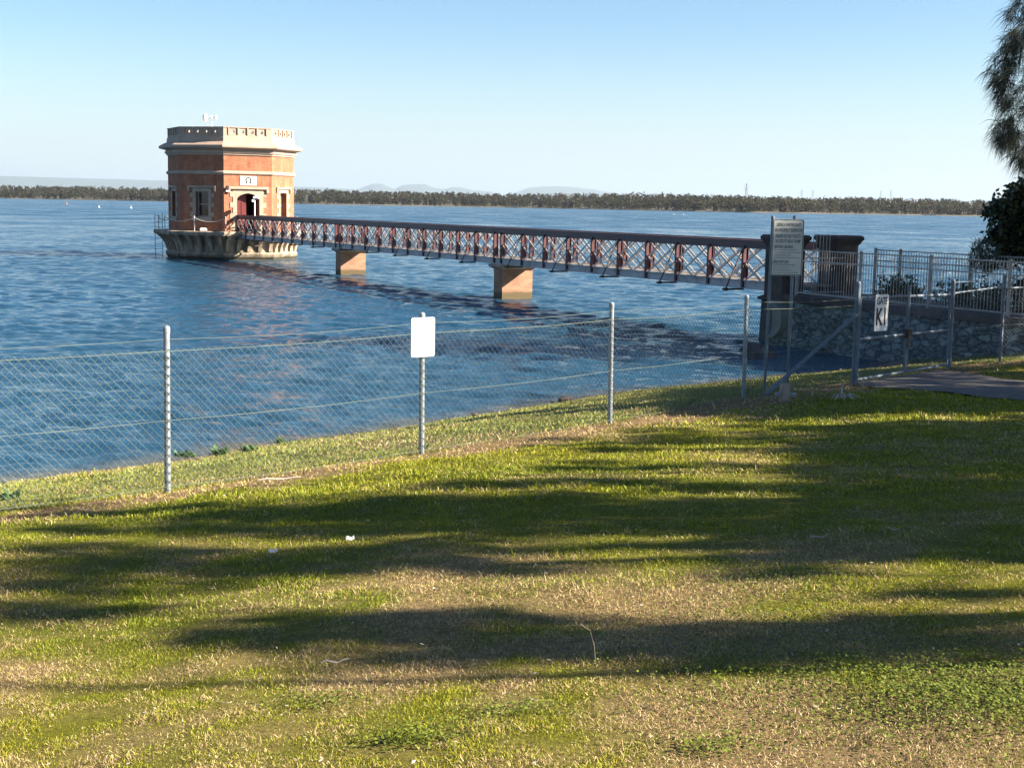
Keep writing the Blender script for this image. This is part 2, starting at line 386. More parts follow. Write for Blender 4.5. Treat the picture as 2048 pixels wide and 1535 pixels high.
gc = N(nt, "ShaderNodeClamp"); gc.inputs["Min"].default_value = .05; gc.inputs["Max"].default_value = .6; L(gx2.outputs[0], gc.inputs[0]); L(gc.outputs[0], b.inputs["Roughness"]); b.inputs["IOR"].default_value = 1.333; b.inputs["Specular IOR Level"].default_value = .5
tc = N(nt, "ShaderNodeTexCoord"); mp = N(nt, "ShaderNodeMapping"); mp.inputs["Scale"].default_value = (.7, 1.5, 1); L(tc.outputs["Object"], mp.inputs[0])
n1 = N(nt, "ShaderNodeTexNoise", Scale=1.1, Detail=7, Roughness=.62, Distortion=.6); L(mp.outputs[0], n1.inputs["Vector"])
n2 = N(nt, "ShaderNodeTexNoise", Scale=5, Detail=6, Roughness=.65, Distortion=.5); L(mp.outputs[0], n2.inputs["Vector"])
b1 = N(nt, "ShaderNodeBump", Strength=.75, Distance=.22); L(n1.outputs[0], b1.inputs["Height"])
mp0 = N(nt, "ShaderNodeMapping"); mp0.inputs["Scale"].default_value = (.16, .5, 1); L(tc.outputs["Object"], mp0.inputs[0])
n0 = N(nt, "ShaderNodeTexNoise", Scale=.9, Detail=6, Roughness=.7, Distortion=.5); L(mp0.outputs[0], n0.inputs["Vector"])
b0 = N(nt, "ShaderNodeBump", Strength=.7, Distance=.30); L(n0.outputs[0], b0.inputs["Height"]); L(b0.outputs[0], b1.inputs["Normal"])
b2 = N(nt, "ShaderNodeBump", Strength=.9, Distance=.05); L(n2.outputs[0], b2.inputs["Height"]); L(b1.outputs[0], b2.inputs["Normal"])
L(b2.outputs[0], b.inputs["Normal"])
wme = fast_mesh("water", V, Fc, wcol.reshape(-1, 3), True)
ca = wme.attributes.new("chop", 'FLOAT', 'POINT'); ca.data.foreach_set("value", (.07+.20*sstep(60, 400, Yw)).astype(np.float32).ravel())
water = link_mesh("water", wme, m); tag(water, kind="structure")

# ------------------------------------------------------------------ far shore, forest, hills
SHX = np.array([-900, 0, 300, 620, 1000, 1300, 1500, 1750, 2048, 3000]); SHD = np.array([3250, 3150, 2950, 2700, 2800, 2350, 2050, 2200, 2300, 2500])
TOPH = np.array([33, 33, 31, 32, 31, 33, 27, 29, 30, 32])
fx = np.linspace(-700, 2800, 281); fD = np.interp(fx, SHX, SHD)+60*(fbm(fx, fx*0, .02, 1, 3)-.5)
def far_h(px, back): return .6+np.interp(px, SHX, TOPH-19)*sstep(0, 330, back)*1.0+sstep(0, 12, back)*.8
V = []; backs = [-6, 0, 12, 60, 140, 240, 360, 700]
for bk in backs:
    for p, D in zip(fx, fD):
        Dd = D+bk; V.append(((p-1024)/F*Dd, Dd, -1.0 if bk < 0 else float(far_h(p, bk)) if bk > 0 else .25))
n = len(fx)
Fc = [(r*n+i, r*n+i+1, (r+1)*n+i+1, (r+1)*n+i) for r in range(len(backs)-1) for i in range(n-1)]
fs = link_mesh("far_shore", fast_mesh("far_shore", V, Fc, smooth=True), mat("dry_shore_sand", (.12, .10, .075), .9, (.06, .06, .035), .018)); tag(fs, kind="structure")
def leaf_quads(P, size, nrm=None, elong=1.0, rg=rng):
    """one quad per point, random orientation; returns verts, faces"""
    n = len(P); d1 = rg.normal(size=(n, 3)); d1 /= np.linalg.norm(d1, axis=1)[:, None]
    d2 = rg.normal(size=(n, 3)); d2 -= (d2*d1).sum(1)[:, None]*d1; d2 /= np.linalg.norm(d2, axis=1)[:, None]
    s = np.asarray(size).reshape(-1, 1)*np.ones((n, 1)); a = d1*s*.5*elong; c = d2*s*.5
    V = np.stack([P-a, P+c*.8-a*.1, P+a, P-c*.8-a*.1], 1).reshape(-1, 3)
    return V, np.arange(n*4).reshape(n, 4)
NT = 5200
tpx = rng.uniform(-500, 2600, NT); bk = 10+rng.random(NT)**1.4*420
tD = np.interp(tpx, fx, fD)+bk; tX = (tpx-1024)/F*tD; tZ = far_h(tpx, bk)
th = rng.uniform(12, 20, NT)*(1+.12*(fbm(tpx, tpx*0, .03, 2, 2)-.5)*2); tr = th*rng.uniform(.2, .36, NT)
LQ = 46
th_ = rng.uniform(0, 2*np.pi, (NT, LQ)); cz = rng.uniform(-1, 1, (NT, LQ)); rr = rng.uniform(.55, 1, (NT, LQ))
sr = np.sqrt(1-cz**2)*rr
PX = tX[:, None]+tr[:, None]*sr*np.cos(th_); PY = tD[:, None]+tr[:, None]*sr*np.sin(th_)
PZ = tZ[:, None]+th[:, None]*(.60+.40*cz*rr)
low = rng.random((NT, LQ)) < .22; PZ = np.where(low, tZ[:, None]+th[:, None]*rng.uniform(.02, .4, (NT, LQ)), PZ)
P = np.stack([PX, PY, PZ], -1).reshape(-1, 3)
V, Fc = leaf_quads(P, np.repeat(rng.uniform(1.6, 4.2, NT), LQ))
base = np.array([[.060, .062, .030], [.078, .070, .040], [.045, .05, .026], [.095, .08, .05], [.070, .075, .034]])[rng.integers(0, 5, NT)]*rng.uniform(.42, .68, (NT, 1))*np.array([[1.1, 1, .95]])
cols = np.repeat(np.repeat(base, LQ, 0)*rng.uniform(.8, 1.2, (NT*LQ, 1)), 4, 0)
# pale trunks of the front rows
fr = np.where(bk < 120)[0]; tv = []; 
for i in fr:
    w = .28; h = th[i]*.7
    tv += [(tX[i]-w, tD[i], tZ[i]-1), (tX[i]+w, tD[i], tZ[i]-1), (tX[i]+w*.6, tD[i]+.2, tZ[i]+h), (tX[i]-w*.6, tD[i]+.2, tZ[i]+h)]
tv = np.array(tv); tf = np.arange(len(tv)).reshape(-1, 4)+len(V)
V = np.concatenate([V, tv]); Fc = np.concatenate([Fc, tf]); cols = np.concatenate([cols, np.full((len(tv), 3), .085)])
forest = link_mesh("far_forest", fast_mesh("far_forest", V, Fc, cols), attr_mat("bush_foliage", transl=.45)); tag(forest, "long band of grey-green bush along the far shore of the lake", "forest", kind="stuff")
# hills
def ridge(prof, D, depth):
    px = np.linspace(prof[0][0], prof[-1][0], 160); py = np.interp(px, [p[0] for p in prof], [p[1] for p in prof])
    h = np.clip((393.2+.0175*px-py)/F*D+CAMZ, -3, 700)
    wob = 14*(fbm(px, px*0, .03, 1, 3)-.5)*sstep(0, 80, h)
    V = []
    for fr_, hh_ in ((0, -3.0), (.3, .45), (.55, .85), (.7, 1.0), (1, .0)):
        for p, h_, w_ in zip(px, h, wob):
            Dd = D+(fr_-.7)*depth; V.append(((p-1024)/F*Dd, Dd, hh_ if fr_ in (0, 1) else (h_+w_)*hh_))
    n = 160; F_ = [(r*n+i, r*n+i+1, (r+1)*n+i+1, (r+1)*n+i) for r in range(4) for i in range(n-1)]
    return V, F_
HV, HF = [], []
for prof, D in (([(-700, 352), (-200, 352), (0, 353), (150, 357), (340, 362), (500, 371), (640, 376), (760, 382), (900, 390), (1040, 397)], 38000),
                ([(690, 384), (718, 376), (738, 369), (757, 368), (775, 375), (785, 379), (800, 371), (825, 369), (845, 369), (862, 376), (880, 379), (900, 375), (915, 375), (940, 381), (980, 384)], 41000),
                ([(1010, 390), (1035, 382), (1050, 376), (1075, 374), (1110, 373), (1150, 376), (1180, 380), (1210, 385), (1250, 392)], 41500),
                ([(1250, 408), (1500, 398), (1900, 402), (2200, 400), (2600, 398)], 40000)):
    v, f_ = ridge(prof, D, 5000); b0 = len(HV); HV += v; HF += [tuple(i+b0 for i in q) for q in f_]
hills = link_mesh("hills", fast_mesh("hills", HV, HF, smooth=True), mat("forested_hills", (.05, .06, .03), .9, (.035, .045, .025), .004)); tag(hills, kind="structure")

# transmission towers
def pylon(px, top, D, label, lattice=True):
    b0 = at(px, 400, D); zt = at(px, top, D).z; z0 = 6.0; H = zt-z0
    root = thing("transmission_tower", (b0.x, b0.y, z0), label, "transmission tower", "transmission towers beyond the far shore")
    mb = MB(); w0 = H*.09
    for sx in (-1, 1):
        for sy in (-1, 1):
            mb.beam((b0.x+sx*w0, b0.y+sy*w0, z0), (b0.x+sx*.3, b0.y+sy*.3, zt), .45, .45)
    for k in range(6):
        t = k/6; t2 = (k+1)/6; wa = w0*(1-t)+.3*t; wb = w0*(1-t2)+.3*t2
        mb.beam((b0.x-wa, b0.y-wa, z0+H*t), (b0.x+wb, b0.y-wb, z0+H*t2), .3, .3); mb.beam((b0.x+wa, b0.y-wa, z0+H*t), (b0.x-wb, b0.y-wb, z0+H*t2), .3, .3)
    mb.build("mast", PYLON, root)
    ar = MB()
    for t, wd in ((.78, .11), (.88, .13), (.97, .09)):
        ar.beam((b0.x-H*wd, b0.y, z0+H*t), (b0.x+H*wd, b0.y, z0+H*t), .4, .4)
    ar.build("cross_arm", PYLON, root)
pylon(1492, 367, 2700, "tall dark lattice transmission tower rising over the far bush")
for px, t, D, s_ in ((1603, 379, 5200, "faint transmission tower nearest the tall dark one"), (1625, 379, 5200, "faint transmission tower of a pair, further from the tall dark one"),
                  (1761, 380, 5400, "faint thin transmission tower left of the last one"), (1781, 380, 5400, "faint transmission tower nearest the big casuarina, last of its row")):
    pylon(px, t, D, s_)

# buoys
def buoy(px, py, m_, label, r=.55):
    p = onz(px, py, 0); p.z = 0
    root = thing("buoy", p, label, "buoy", "buoys floating on the lake")
    mb = MB(); prof = [(.05, -.3), (.7, -.2), (1, .1), (.8, .5), (.35, .8), (.22, 1.1), (.05, 1.5)]
    for i in range(len(prof)-1):
        pass
    mb.tube([(p.x, p.y, z*r*1.2) for _, z in prof], [q*r for q, _ in prof], 12); mb.build("float", m_, root, smooth=True)
    t = MB(); t.tube([(p.x, p.y, r*1.7), (p.x, p.y, r*2.6)], .06*r*2, 6); t.build("topmark", m_, root)
buoy(133, 408, BUOYO, "orange buoy far out on the lake left of the tower", .6)
buoy(198, 415, WHITE, "white buoy next to the orange one", .45)
buoy(262, 416.5, WHITE, "white buoy nearest the brick tower", .5)
buoy(1348, 429.5, WHITE, "white buoy beyond the bridge, left one of a pair", .34)
buoy(1367, 429.5, WHITE, "white buoy beyond the bridge, right one of a pair", .34)

# ------------------------------------------------------------------ bridge frame of reference
U = Vector((-.461, .887, 0)).normalized(); VV = Vector((U.y, -U.x, 0)); ZZ = Vector((0, 0, 1))
P0 = Vector((-.539, 64, 0)); BAY = 2.024; HWD = .75
AX0 = P0+VV*HWD
def B(d, lat, z): return AX0+U*d+VV*lat+ZZ*z      # d along the bridge, lat from the axis (+ right/far side)
RAILZ = CAMZ-1.02; BOTZ = RAILZ-1.63

# ------------------------------------------------------------------ valve tower
S8 = 3.54; APO = S8/2/math.tan(R(22.5))
DOORC = B(20.7*BAY+.05, 0, 0); TC = DOORC+U*APO
tower = thing("valve_tower", (TC.x, TC.y, 0), "octagonal orange brick valve tower with pale stone cornice standing in the lake", "tower")
def fn_face(k):
    th_ = math.atan2(-U.y, -U.x)+k*math.pi/4
    n = Vector((math.cos(th_), math.sin(th_), 0)); t = Vector((-n.y, n.x, 0))
    return lambda a_, z, o: TC+n*(APO+o)+t*a_+ZZ*z
def octring(mb, prof, closed=True):
    nP = len(prof); vs = []
    for k in range(8):
        th_ = math.atan2(-U.y, -U.x)+(k+.5)*math.pi/4
        for o, z in prof:
            r_ = (APO+o)/math.cos(R(22.5)); vs.append(TC+Vector((math.cos(th_), math.sin(th_), 0))*r_+ZZ*z)
    fs = []
    for k in range(8):
        k2 = (k+1) % 8
        for i in range(nP if closed else nP-1):
            j = (i+1) % nP; fs.append((k*nP+i, k2*nP+i, k2*nP+j, k*nP+j))
    mb.add(vs, fs)
ZF, ZTOP = 2.09, 7.46
def rect(a0, a1, z0, z1): return [(a0, z0), (a1, z0), (a1, z1), (a0, z1)]
wall = MB(); SW = S8/2
arch = [(-.83, 4.30)]+[(.83*x, 4.30+.50*y) for x, y in ((-.97, .22), (-.86, .48), (-.66, .70), (-.36, .88), (0, 1.0), (.36, .88), (.66, .70), (.86, .48), (.97, .22))]+[(.83, 4.30)]
for k in range(8):
    fn = fn_face(k); T = .55
    if k == 0:
        wall.prism(rect(-SW, -.83, ZF, ZTOP), fn, -T, 0); wall.prism(rect(.83, SW, ZF, ZTOP), fn, -T, 0)
        for (a0, z0), (a1, z1) in zip(arch[:-1], arch[1:]):
            wall.prism([(a0, z0), (a1, z1), (a1, ZTOP), (a0, ZTOP)], fn, -T, 0)
    elif k in (7, 6, 1, 2):
        w = .52; zb, zt = 3.05, 4.86
        wall.prism(rect(-SW, -w, ZF, ZTOP), fn, -T, 0); wall.prism(rect(w, SW, ZF, ZTOP), fn, -T, 0)
        wall.prism(rect(-w, w, ZF, zb), fn, -T, 0); wall.prism(rect(-w, w, zt, ZTOP), fn, -T, 0)
    else: wall.prism(rect(-SW, SW, ZF, ZTOP), fn, -T, 0)
wall.build("wall", BRICK, tower)
mb = MB(); octring(mb, [(-.3, 7.30), (.03, 7.46), (.10, 7.50), (.10, 7.58), (.20, 7.63), (.22, 7.76), (.14, 7.80), (.14, 7.86), (.40, 7.93), (.56, 7.97), (.60, 8.02), (.60, 8.15), (.30, 8.33), (.07, 8.43), (.05, 8.70), (.03, 8.73), (-.4, 8.73)]); mb.build("cornice", STONEP, tower)
mb = MB(); octring(mb, [(-.2, 6.10), (.03, 6.08), (.12, 6.16), (.12, 6.27), (.02, 6.36), (-.2, 6.36)]); mb.build("string_course", STONEP, tower)
mb = MB(); octring(mb, [(-1.0, 8.70), (-.29, 8.70), (-.29, 8.76), (-1.0, 8.76)])
r_ = [TC+Vector((math.cos(math.atan2(-U.y, -U.x)+(k+.5)*math.pi/4), math.sin(math.atan2(-U.y, -U.x)+(k+.5)*math.pi/4), 0))*(APO-.3)/math.cos(R(22.5))+ZZ*8.74 for k in range(8)]
mb.add(r_, [tuple(range(8))]); mb.build("roof", GREYP, tower)
# parapet with round holes
par = MB(); Z0p, Z1p = 8.73, 9.40; TP = .28; cw = .70
def hole_cell(mb, fn, a0, a1, z0, z1, ca, cz_, r, o0, o1, n=16):
    outer = []; 
    for i in range(n):
        t = 2*math.pi*(i+.5)/n; x, y = math.cos(t), math.sin(t); s = 1/max(abs(x), abs(y))
        hx = (a1-a0)/2; outer.append((min(max(ca+x*s*hx, a0), a1), min(max(cz_+y*s*(z1-cz_ if y > 0 else cz_-z0), z0), z1)))
    # exact corners
    for cx_, cy_ in ((a0, z0), (a1, z0), (a1, z1), (a0, z1)):
        i = min(range(n), key=lambda q: (outer[q][0]-cx_)**2+(outer[q][1]-cy_)**2); outer[i] = (cx_, cy_)
    inner = [(ca+r*math.cos(2*math.pi*(i+.5)/n), cz_+r*math.sin(2*math.pi*(i+.5)/n)) for i in range(n)]
    vs = [fn(a, z, o1) for a, z in outer]+[fn(a, z, o1) for a, z in inner]+[fn(a, z, o0) for a, z in outer]+[fn(a, z, o0) for a, z in inner]
    fs = []
    for i in range(n):
        j = (i+1) % n
        fs += [(i, j, n+j, n+i), (2*n+j, 2*n+i, 3*n+i, 3*n+j), (n+i, n+j, 3*n+j, 3*n+i), (j, i, 2*n+i, 2*n+j)]
    mb.add(vs, fs)
for k in range(8):
    fn = fn_face(k)
    par.prism(rect(-SW, -2*cw, Z0p, Z1p), fn, -TP, 0); par.prism(rect(2*cw, SW, Z0p, Z1p), fn, -TP, 0)
    for c_ in range(4):
        a0 = (c_-2)*cw
        par.prism(rect(a0, a0+cw, Z0p, Z0p+.17), fn, -TP, -.0)
        hole_cell(par, fn, a0, a0+cw, Z0p+.17, Z1p, a0+cw/2, Z0p+.39, .115, -TP, -.035)
    for c_ in range(5):
        a0 = (c_-2)*cw; par.prism(rect(a0-.045, a0+.045, Z0p+.18, Z1p+.045), fn, -.03, .055)
octring(par, [(-TP-.03, Z1p-.005), (.035, Z1p-.005), (.035, Z1p+.05), (-TP-.03, Z1p+.05)])
par.build("parapet", STONEP, tower)
# windows
for k in (7, 6, 1, 2):
    fn = fn_face(k); w = .52; zb, zt = 3.05, 4.86
    sb = MB()
    sb.prism(rect(-w-.22, -w, zb-.1, zt+.25), fn, -.45, .035); sb.prism(rect(w, w+.22, zb-.1, zt+.25), fn, -.45, .035)
    sb.prism(rect(-w, w, zt, zt+.25), fn, -.45, .036); sb.prism(rect(-w-.3, w+.3, zb-.28, zb-.0), fn, -.45, .07)
    for q in range(3):
        zq = zb+.02+q*.68
        for sx in (-1, 1):
            a0, a1 = sorted((sx*(w+.2), sx*(w+.46))); sb.prism(rect(a0, a1, zq, zq+.33), fn, -.2, .033)
    sb.prism(rect(-w-.62, w+.62, zt+.28, zt+.42), fn, -.1, .14)
    for sx in (-1, 1):
        a0, a1 = sorted((sx*(w+.48), sx*(w+.62))); sb.prism(rect(a0, a1, zt+.02, zt+.28), fn, -.1, .13)
    sb.build("window_surround", STONE, tower)
    fr_ = MB()
    for a0, a1, z0, z1 in ((-w, -w+.07, zb, zt), (w-.07, w, zb, zt), (-w+.07, w-.07, zb, zb+.1), (-w+.07, w-.07, zt-.07, zt), (-w+.07, w-.07, (zb+zt)/2-.03, (zb+zt)/2+.03)):
        fr_.prism(rect(a0, a1, z0, z1), fn, -.44, -.36)
    wf = fr_.build("window", SASH, tower)
    g = MB(); g.prism(rect(-w+.05, w-.05, zb+.05, zt-.05), fn, -.425, -.41); g.build("blind" if k == 1 else "pane", BLIND if k == 1 else GLASS, wf)
# door
fn = fn_face(0); sb = MB()
for sx in (-1, 1):
    a0, a1 = sorted((sx*.83, sx*1.12)); sb.prism(rect(a0, a1, ZF, 5.02), fn, -.5, .036)
    for q in range(4):
        a0, a1 = sorted((sx*1.11, sx*1.34)); z = ZF+.1+q*.78; sb.prism(rect(a0, a1, z, z+.38), fn, -.2, .034)
for (a0, z0), (a1, z1) in zip(arch[:-1], arch[1:]):
    sb.prism([(a0, z0), (a1, z1), (a1, 5.02), (a0, 5.02)], fn, -.5, .036)
sb.prism(rect(-1.5, 1.5, 5.08, 5.26), fn, -.1, .18); sb.prism(rect(-1.34, 1.34, 5.021, 5.079), fn, -.1, .05)
for sx in (-1, 1):
    a0, a1 = sorted((sx*1.34, sx*1.52)); sb.prism(rect(a0, a1, 4.82, 5.079), fn, -.1, .16)
sb.build("door_surround", STONE, tower)
dr = MB()
for (a0, z0), (a1, z1) in zip(arch[:-1], arch[1:]):
    if a1 <= .001: dr.prism([(a0, ZF), (a1, ZF), (a1, z1), (a0, z0)], fn, -.56, -.5)
for a0, a1 in ((-.76, -.42), (-.36, -.04)):
    dr.prism(rect(a0, a1, ZF+.2, ZF+1.0), fn, -.5, -.47); dr.prism(rect(a0, a1, ZF+1.15, ZF+2.05), fn, -.5, -.47)
dr.prism(rect(.74, .80, ZF, 4.4), fn, -1.35, -.56)
door = dr.build("door", REDDOOR, tower)
hb = MB(); hb.tube([fn(-.08, ZF+1.1, -.5), fn(-.08, ZF+1.1, -.42)], .035, 8); hb.build("handle", BLACK, door)
pl = MB(); pl.prism(rect(-.60, .62, 5.36, 6.0), fn, -.05, .05); plaque = pl.build("plaque", PLAQ, tower)
om = MB(); ring = []
for i in range(15):
    t = R(-52+ (284)*i/14); ring.append((math.cos(t), math.sin(t)))
for (x0, y0), (x1, y1) in zip(ring[:-1], ring[1:]):
    om.prism([(.015+x0*.13, 5.74+y0*.13), (.015+x0*.23, 5.74+y0*.21), (.015+x1*.23, 5.74+y1*.21), (.015+x1*.13, 5.74+y1*.13)], fn, .045, .062)
om.prism(rect(-.23, -.05, 5.535, 5.60), fn, .045, .0625); om.prism(rect(.08, .26, 5.535, 5.60), fn, .045, .0625)
om.prism(rect(-.17, -.06, 5.49, 5.525), fn, .045, .0615); om.prism(rect(-.02, .06, 5.49, 5.525), fn, .045, .0615); om.prism(rect(.10, .20, 5.49, 5.525), fn, .045, .0615)
om.build("emblem", BLACK, plaque)
fl = MB(); fl.prism([(-1.75, 5.02), (-1.53, 4.98), (-1.50, 5.26), (-1.66, 5.30)], fn, .14, .42); fl.beam(fn(-1.6, 4.95, .0), fn(-1.6, 5.05, .25), .06, .06)
flo = fl.build("floodlight", BLACK, tower)
g = MB(); g.prism(rect(-1.72, -1.55, 4.88, 4.97), fn, .17, .40); g.build("lens", WHITE, flo)
# platform and corbelled base
mb = MB(); octring(mb, [(-2.5, 1.90), (.86, 1.72), (.98, 1.76), (1.04, 1.88), (1.04, 2.0), (.98, 2.05), (-2.5, 2.09)]); mb.build("platform", WEATHER, tower)
base = MB()
octring(base, [(-.6, -2.6), (.10, -2.6), (.10, .06), (.20, .20), (.24, .42), (.18, .52), (.06, .58), (.05, .95), (.10, 1.25), (.24, 1.5), (.50, 1.68), (.82, 1.75), (-.6, 1.80)])
base.build("base", WEATHER, tower)
for k in range(8):
    fn = fn_face(k)
    ctr = [(.20, .60), (.26, .86), (.38, 1.14), (.58, 1.42), (.80, 1.60), (.93, 1.70), (.93, 1.745), (-.02, 1.745), (-.02, .60)]
    for q in range(5):
        ac = (q-2)*.80; rb = MB()
        vs = [fn(ac-.13, z, o) for o, z in ctr]+[fn(ac+.13, z, o) for o, z in ctr]; nn = len(ctr)
        rb.add(vs, [tuple(range(nn)), tuple(range(2*nn-1, nn-1, -1))]+[(i, nn+i, nn+(i+1) % nn, (i+1) % nn) for i in range(nn)])
        rb.build("corbel", WEATHER, tower)
# railing posts, chains, gauge ladder
def crn(k, o):
    th_ = math.atan2(-U.y, -U.x)+(k-.5)*math.pi/4
    return TC+Vector((math.cos(th_), math.sin(th_), 0))*((APO+o)/math.cos(R(22.5)))
posts = []
fnl = fn_face(7); fnl2 = fn_face(6)
spots = [fn_face(0)(-1.86, 0, .7), fnl(-.15, 0, .85), fnl2(.6, 0, .85), fnl2(-1.3, 0, .85), fn_face(5)(0, 0, .85), fn_face(1)(.9, 0, .85), fn_face(2)(0, 0, .85)]
for p in spots:
    t = MB(); t.tube([(p.x, p.y, 2.05), (p.x, p.y, 3.05)], .035, 8); t.tube([(p.x, p.y, 3.05), (p.x, p.y, 3.12)], [.06, .03], 8); t.build("railing_post", CREAM, tower)
for p, q in zip(spots[:4], spots[1:5]):
    t = MB(); t.tube([Vector((p.x, p.y, 3.0)).lerp(Vector((q.x, q.y, 3.0)), i/10)-ZZ*(.28*(1-(2*i/10-1)**2)) for i in range(11)], .022, 6); t.build("railing_chain", CREAM, tower)
gl = MB(); gp = fn_face(6)(-1.2, 0, 1.15)
for dx in (-.0, .55):
    gl.tube([gp+VV*dx+ZZ*(-.9), gp+VV*dx+ZZ*3.25], .022, 6)
for z in (.2, .6, 1.0, 1.4, 1.8, 2.2, 2.6, 3.05): gl.tube([gp+ZZ*z, gp+VV*.55+ZZ*z], .018, 6)
gl.build("ladder", RUST, tower)
bx = MB(); q = fn_face(7)(.35, 2.16, .5); bx.box(q, VV, U, ZZ, .5, .35, .16); bx.box(q+ZZ*.1, VV, U, ZZ, .4, .25, .05); bx.build("deck_box", GREYP, tower)
# fender hoop under the bridge end
hp = MB(); c_ = fn_face(0)(.1, 1.55, 1.12)
hp.tube([c_+VV*(.62*math.cos(t))+ZZ*(.52*math.sin(t)) for t in [2*math.pi*i/28 for i in range(29)]], .06, 8, cap=False)
hp.build("fender_hoop", RUST, tower)

# weather station on the roof
wp = at(430, 255, TC.y); wx = Vector((wp.x, TC.y-1.0, 0))
ws = thing("weather_station", (wx.x, wx.y, 8.76), "white wind instrument on a thin mast above the tower roof", "weather station")
t = MB(); t.tube([wx+ZZ*8.76, wx+ZZ*10.25], .03, 6); t.beam(wx+ZZ*10.22-Vector((.55, 0, 0)), wx+ZZ*10.22+Vector((.38, 0, 0)), .05, .05); t.build("mast", WHITE, ws)
t = MB(); 
t.tube([wx+Vector((-.5, 0, 10.22-.32+.64*i/10)) for i in range(11)], [max(.02, .2*math.sqrt(max(0, 1-(2*i/10-1)**2))) for i in range(11)], 12); t.build("wind_vane", WHITE, ws, smooth=True)
for dx in (-.05, .27):
    t = MB(); t.tube([wx+Vector((dx, 0, 10.12)), wx+Vector((dx, 0, 10.2)), wx+Vector((dx, 0, 10.36)), wx+Vector((dx, 0, 10.42))], [.07, .12, .12, .05], 10); t.build("sensor", WHITE, ws, smooth=True)

# ------------------------------------------------------------------ footbridge
DECKZ = BOTZ+.27
ends = [(-20.1, -10.0*BAY+.0)]
br_root = thing("footbridge", B(0, 0, 0), "long narrow lattice footbridge with maroon rails running out to the brick tower", "footbridge")
d0, d1 = -10.02*BAY+.05, 20.7*BAY
spans = [(-10*BAY, 0), (.345*BAY, 10.345*BAY), (10.69*BAY, 20.69*BAY)]
dk = MB(); dk.box(B((d0-.9+d1)/2, 0, DECKZ-.04), U, VV, ZZ, d1-d0+.9, 2*HWD-.14, .06)
for i in range(int((d1-d0)/2)):
    d = d0+1+i*2; dk.box(B(d, 0, DECKZ-.14), U, VV, ZZ, .1, 2*HWD-.1, .12)
dk.build("deck", TIMBER, br_root)
for sd in (-1, 1):
    lat = sd*HWD
    t = MB(); t.box(B((d0+d1)/2, lat, RAILZ-.115), U, VV, ZZ, d1-d0, .16, .17); t.box(B((d0+d1)/2, lat, RAILZ-.015), U, VV, ZZ, d1-d0, .26, .03)
    t.box(B((d0+d1)/2, lat+sd*.045, RAILZ-.24), U, VV, ZZ, d1-d0, .02, .085)
    t.build("top_rail", MAROOND, br_root)
    t = MB(); t.box(B((d0+d1)/2, lat, BOTZ+.13), U, VV, ZZ, d1-d0, .06, .24); t.box(B((d0+d1)/2, lat, BOTZ+.265), U, VV, ZZ, d1-d0, .20, .03); t.box(B((d0+d1)/2, lat, BOTZ+.0), U, VV, ZZ, d1-d0, .20, .03)
    t.build("bottom_chord", GREYP, br_root)
    lt = MB()
    for (a, b_) in spans:
        nb = 10; h0, h1 = BOTZ+.20, RAILZ-.2; half = BAY/2
        for i in range(-2, 2*nb+1):
            for dirn in (1, -1):
                s0 = a+i*half if dirn == 1 else a+i*half+BAY
                s1 = s0+dirn*BAY; z0, z1 = h0, h1
                lo_, hi_ = min(s0, s1), max(s0, s1)
                if hi_ <= a+.02 or lo_ >= b_-.02: continue
                def clip(s, z, so, zo):
                    for lim in (a, b_):
                        if (s < a and lim == a) or (s > b_ and lim == b_):
                            f = (lim-s)/(so-s); return lim, z+(zo-z)*f
                    return s, z
                c0 = clip(s0, z0, s1, z1); c1 = clip(s1, z1, s0, z0)
                off = .018*dirn
                p, q = B(c0[0], lat+off, c0[1]), B(c1[0], lat+off, c1[1])
                lt.beam(p, q, .075, .014, VV)
    lt.build("lattice", CREAM, br_root)
    for si, (a, b_) in enumerate(spans):
        for i in range(11):
            if si == 0 and i == 0: continue
            d = a+i*BAY; lat_ = lat
            t = MB(); zt, zb = RAILZ-.2, BOTZ+.02
            t.box(B(d, lat_, (zt+zb)/2), U, VV, ZZ, .025, .20, zt-zb)
            t.box(B(d, lat_+sd*.10, (zt+zb)/2), U, VV, ZZ, .11, .02, zt-zb); t.box(B(d, lat_-sd*.10, (zt+zb)/2), U, VV, ZZ, .10, .02, zt-zb)
            # gusset that widens toward the foot
            t.prism([(-.0, zb), (.09, zb), (.09, zb+.15), (.02, zb+.55), (0, zb+.55)], lambda x, z, o: B(d+o, lat_-sd*(.10+x), z), -.012, .012)
            t.build("post", MAROON, br_root)
            if i % 2 == 1:
                o_ = MB(); e = .66
                o_.box(B(d, lat+sd*(e/2+.13), BOTZ-.035), U, VV, ZZ, .09, e+.2, .06)
                o_.beam(B(d, lat+sd*(e+.10), BOTZ-.0), B(d, lat+sd*.14, RAILZ-.35), .035, .035, U); o_.box(B(d, lat+sd*(e+.1), BOTZ-.03), U, VV, ZZ, .12, .1, .1)
                o_.build("outrigger", RUST, br_root)
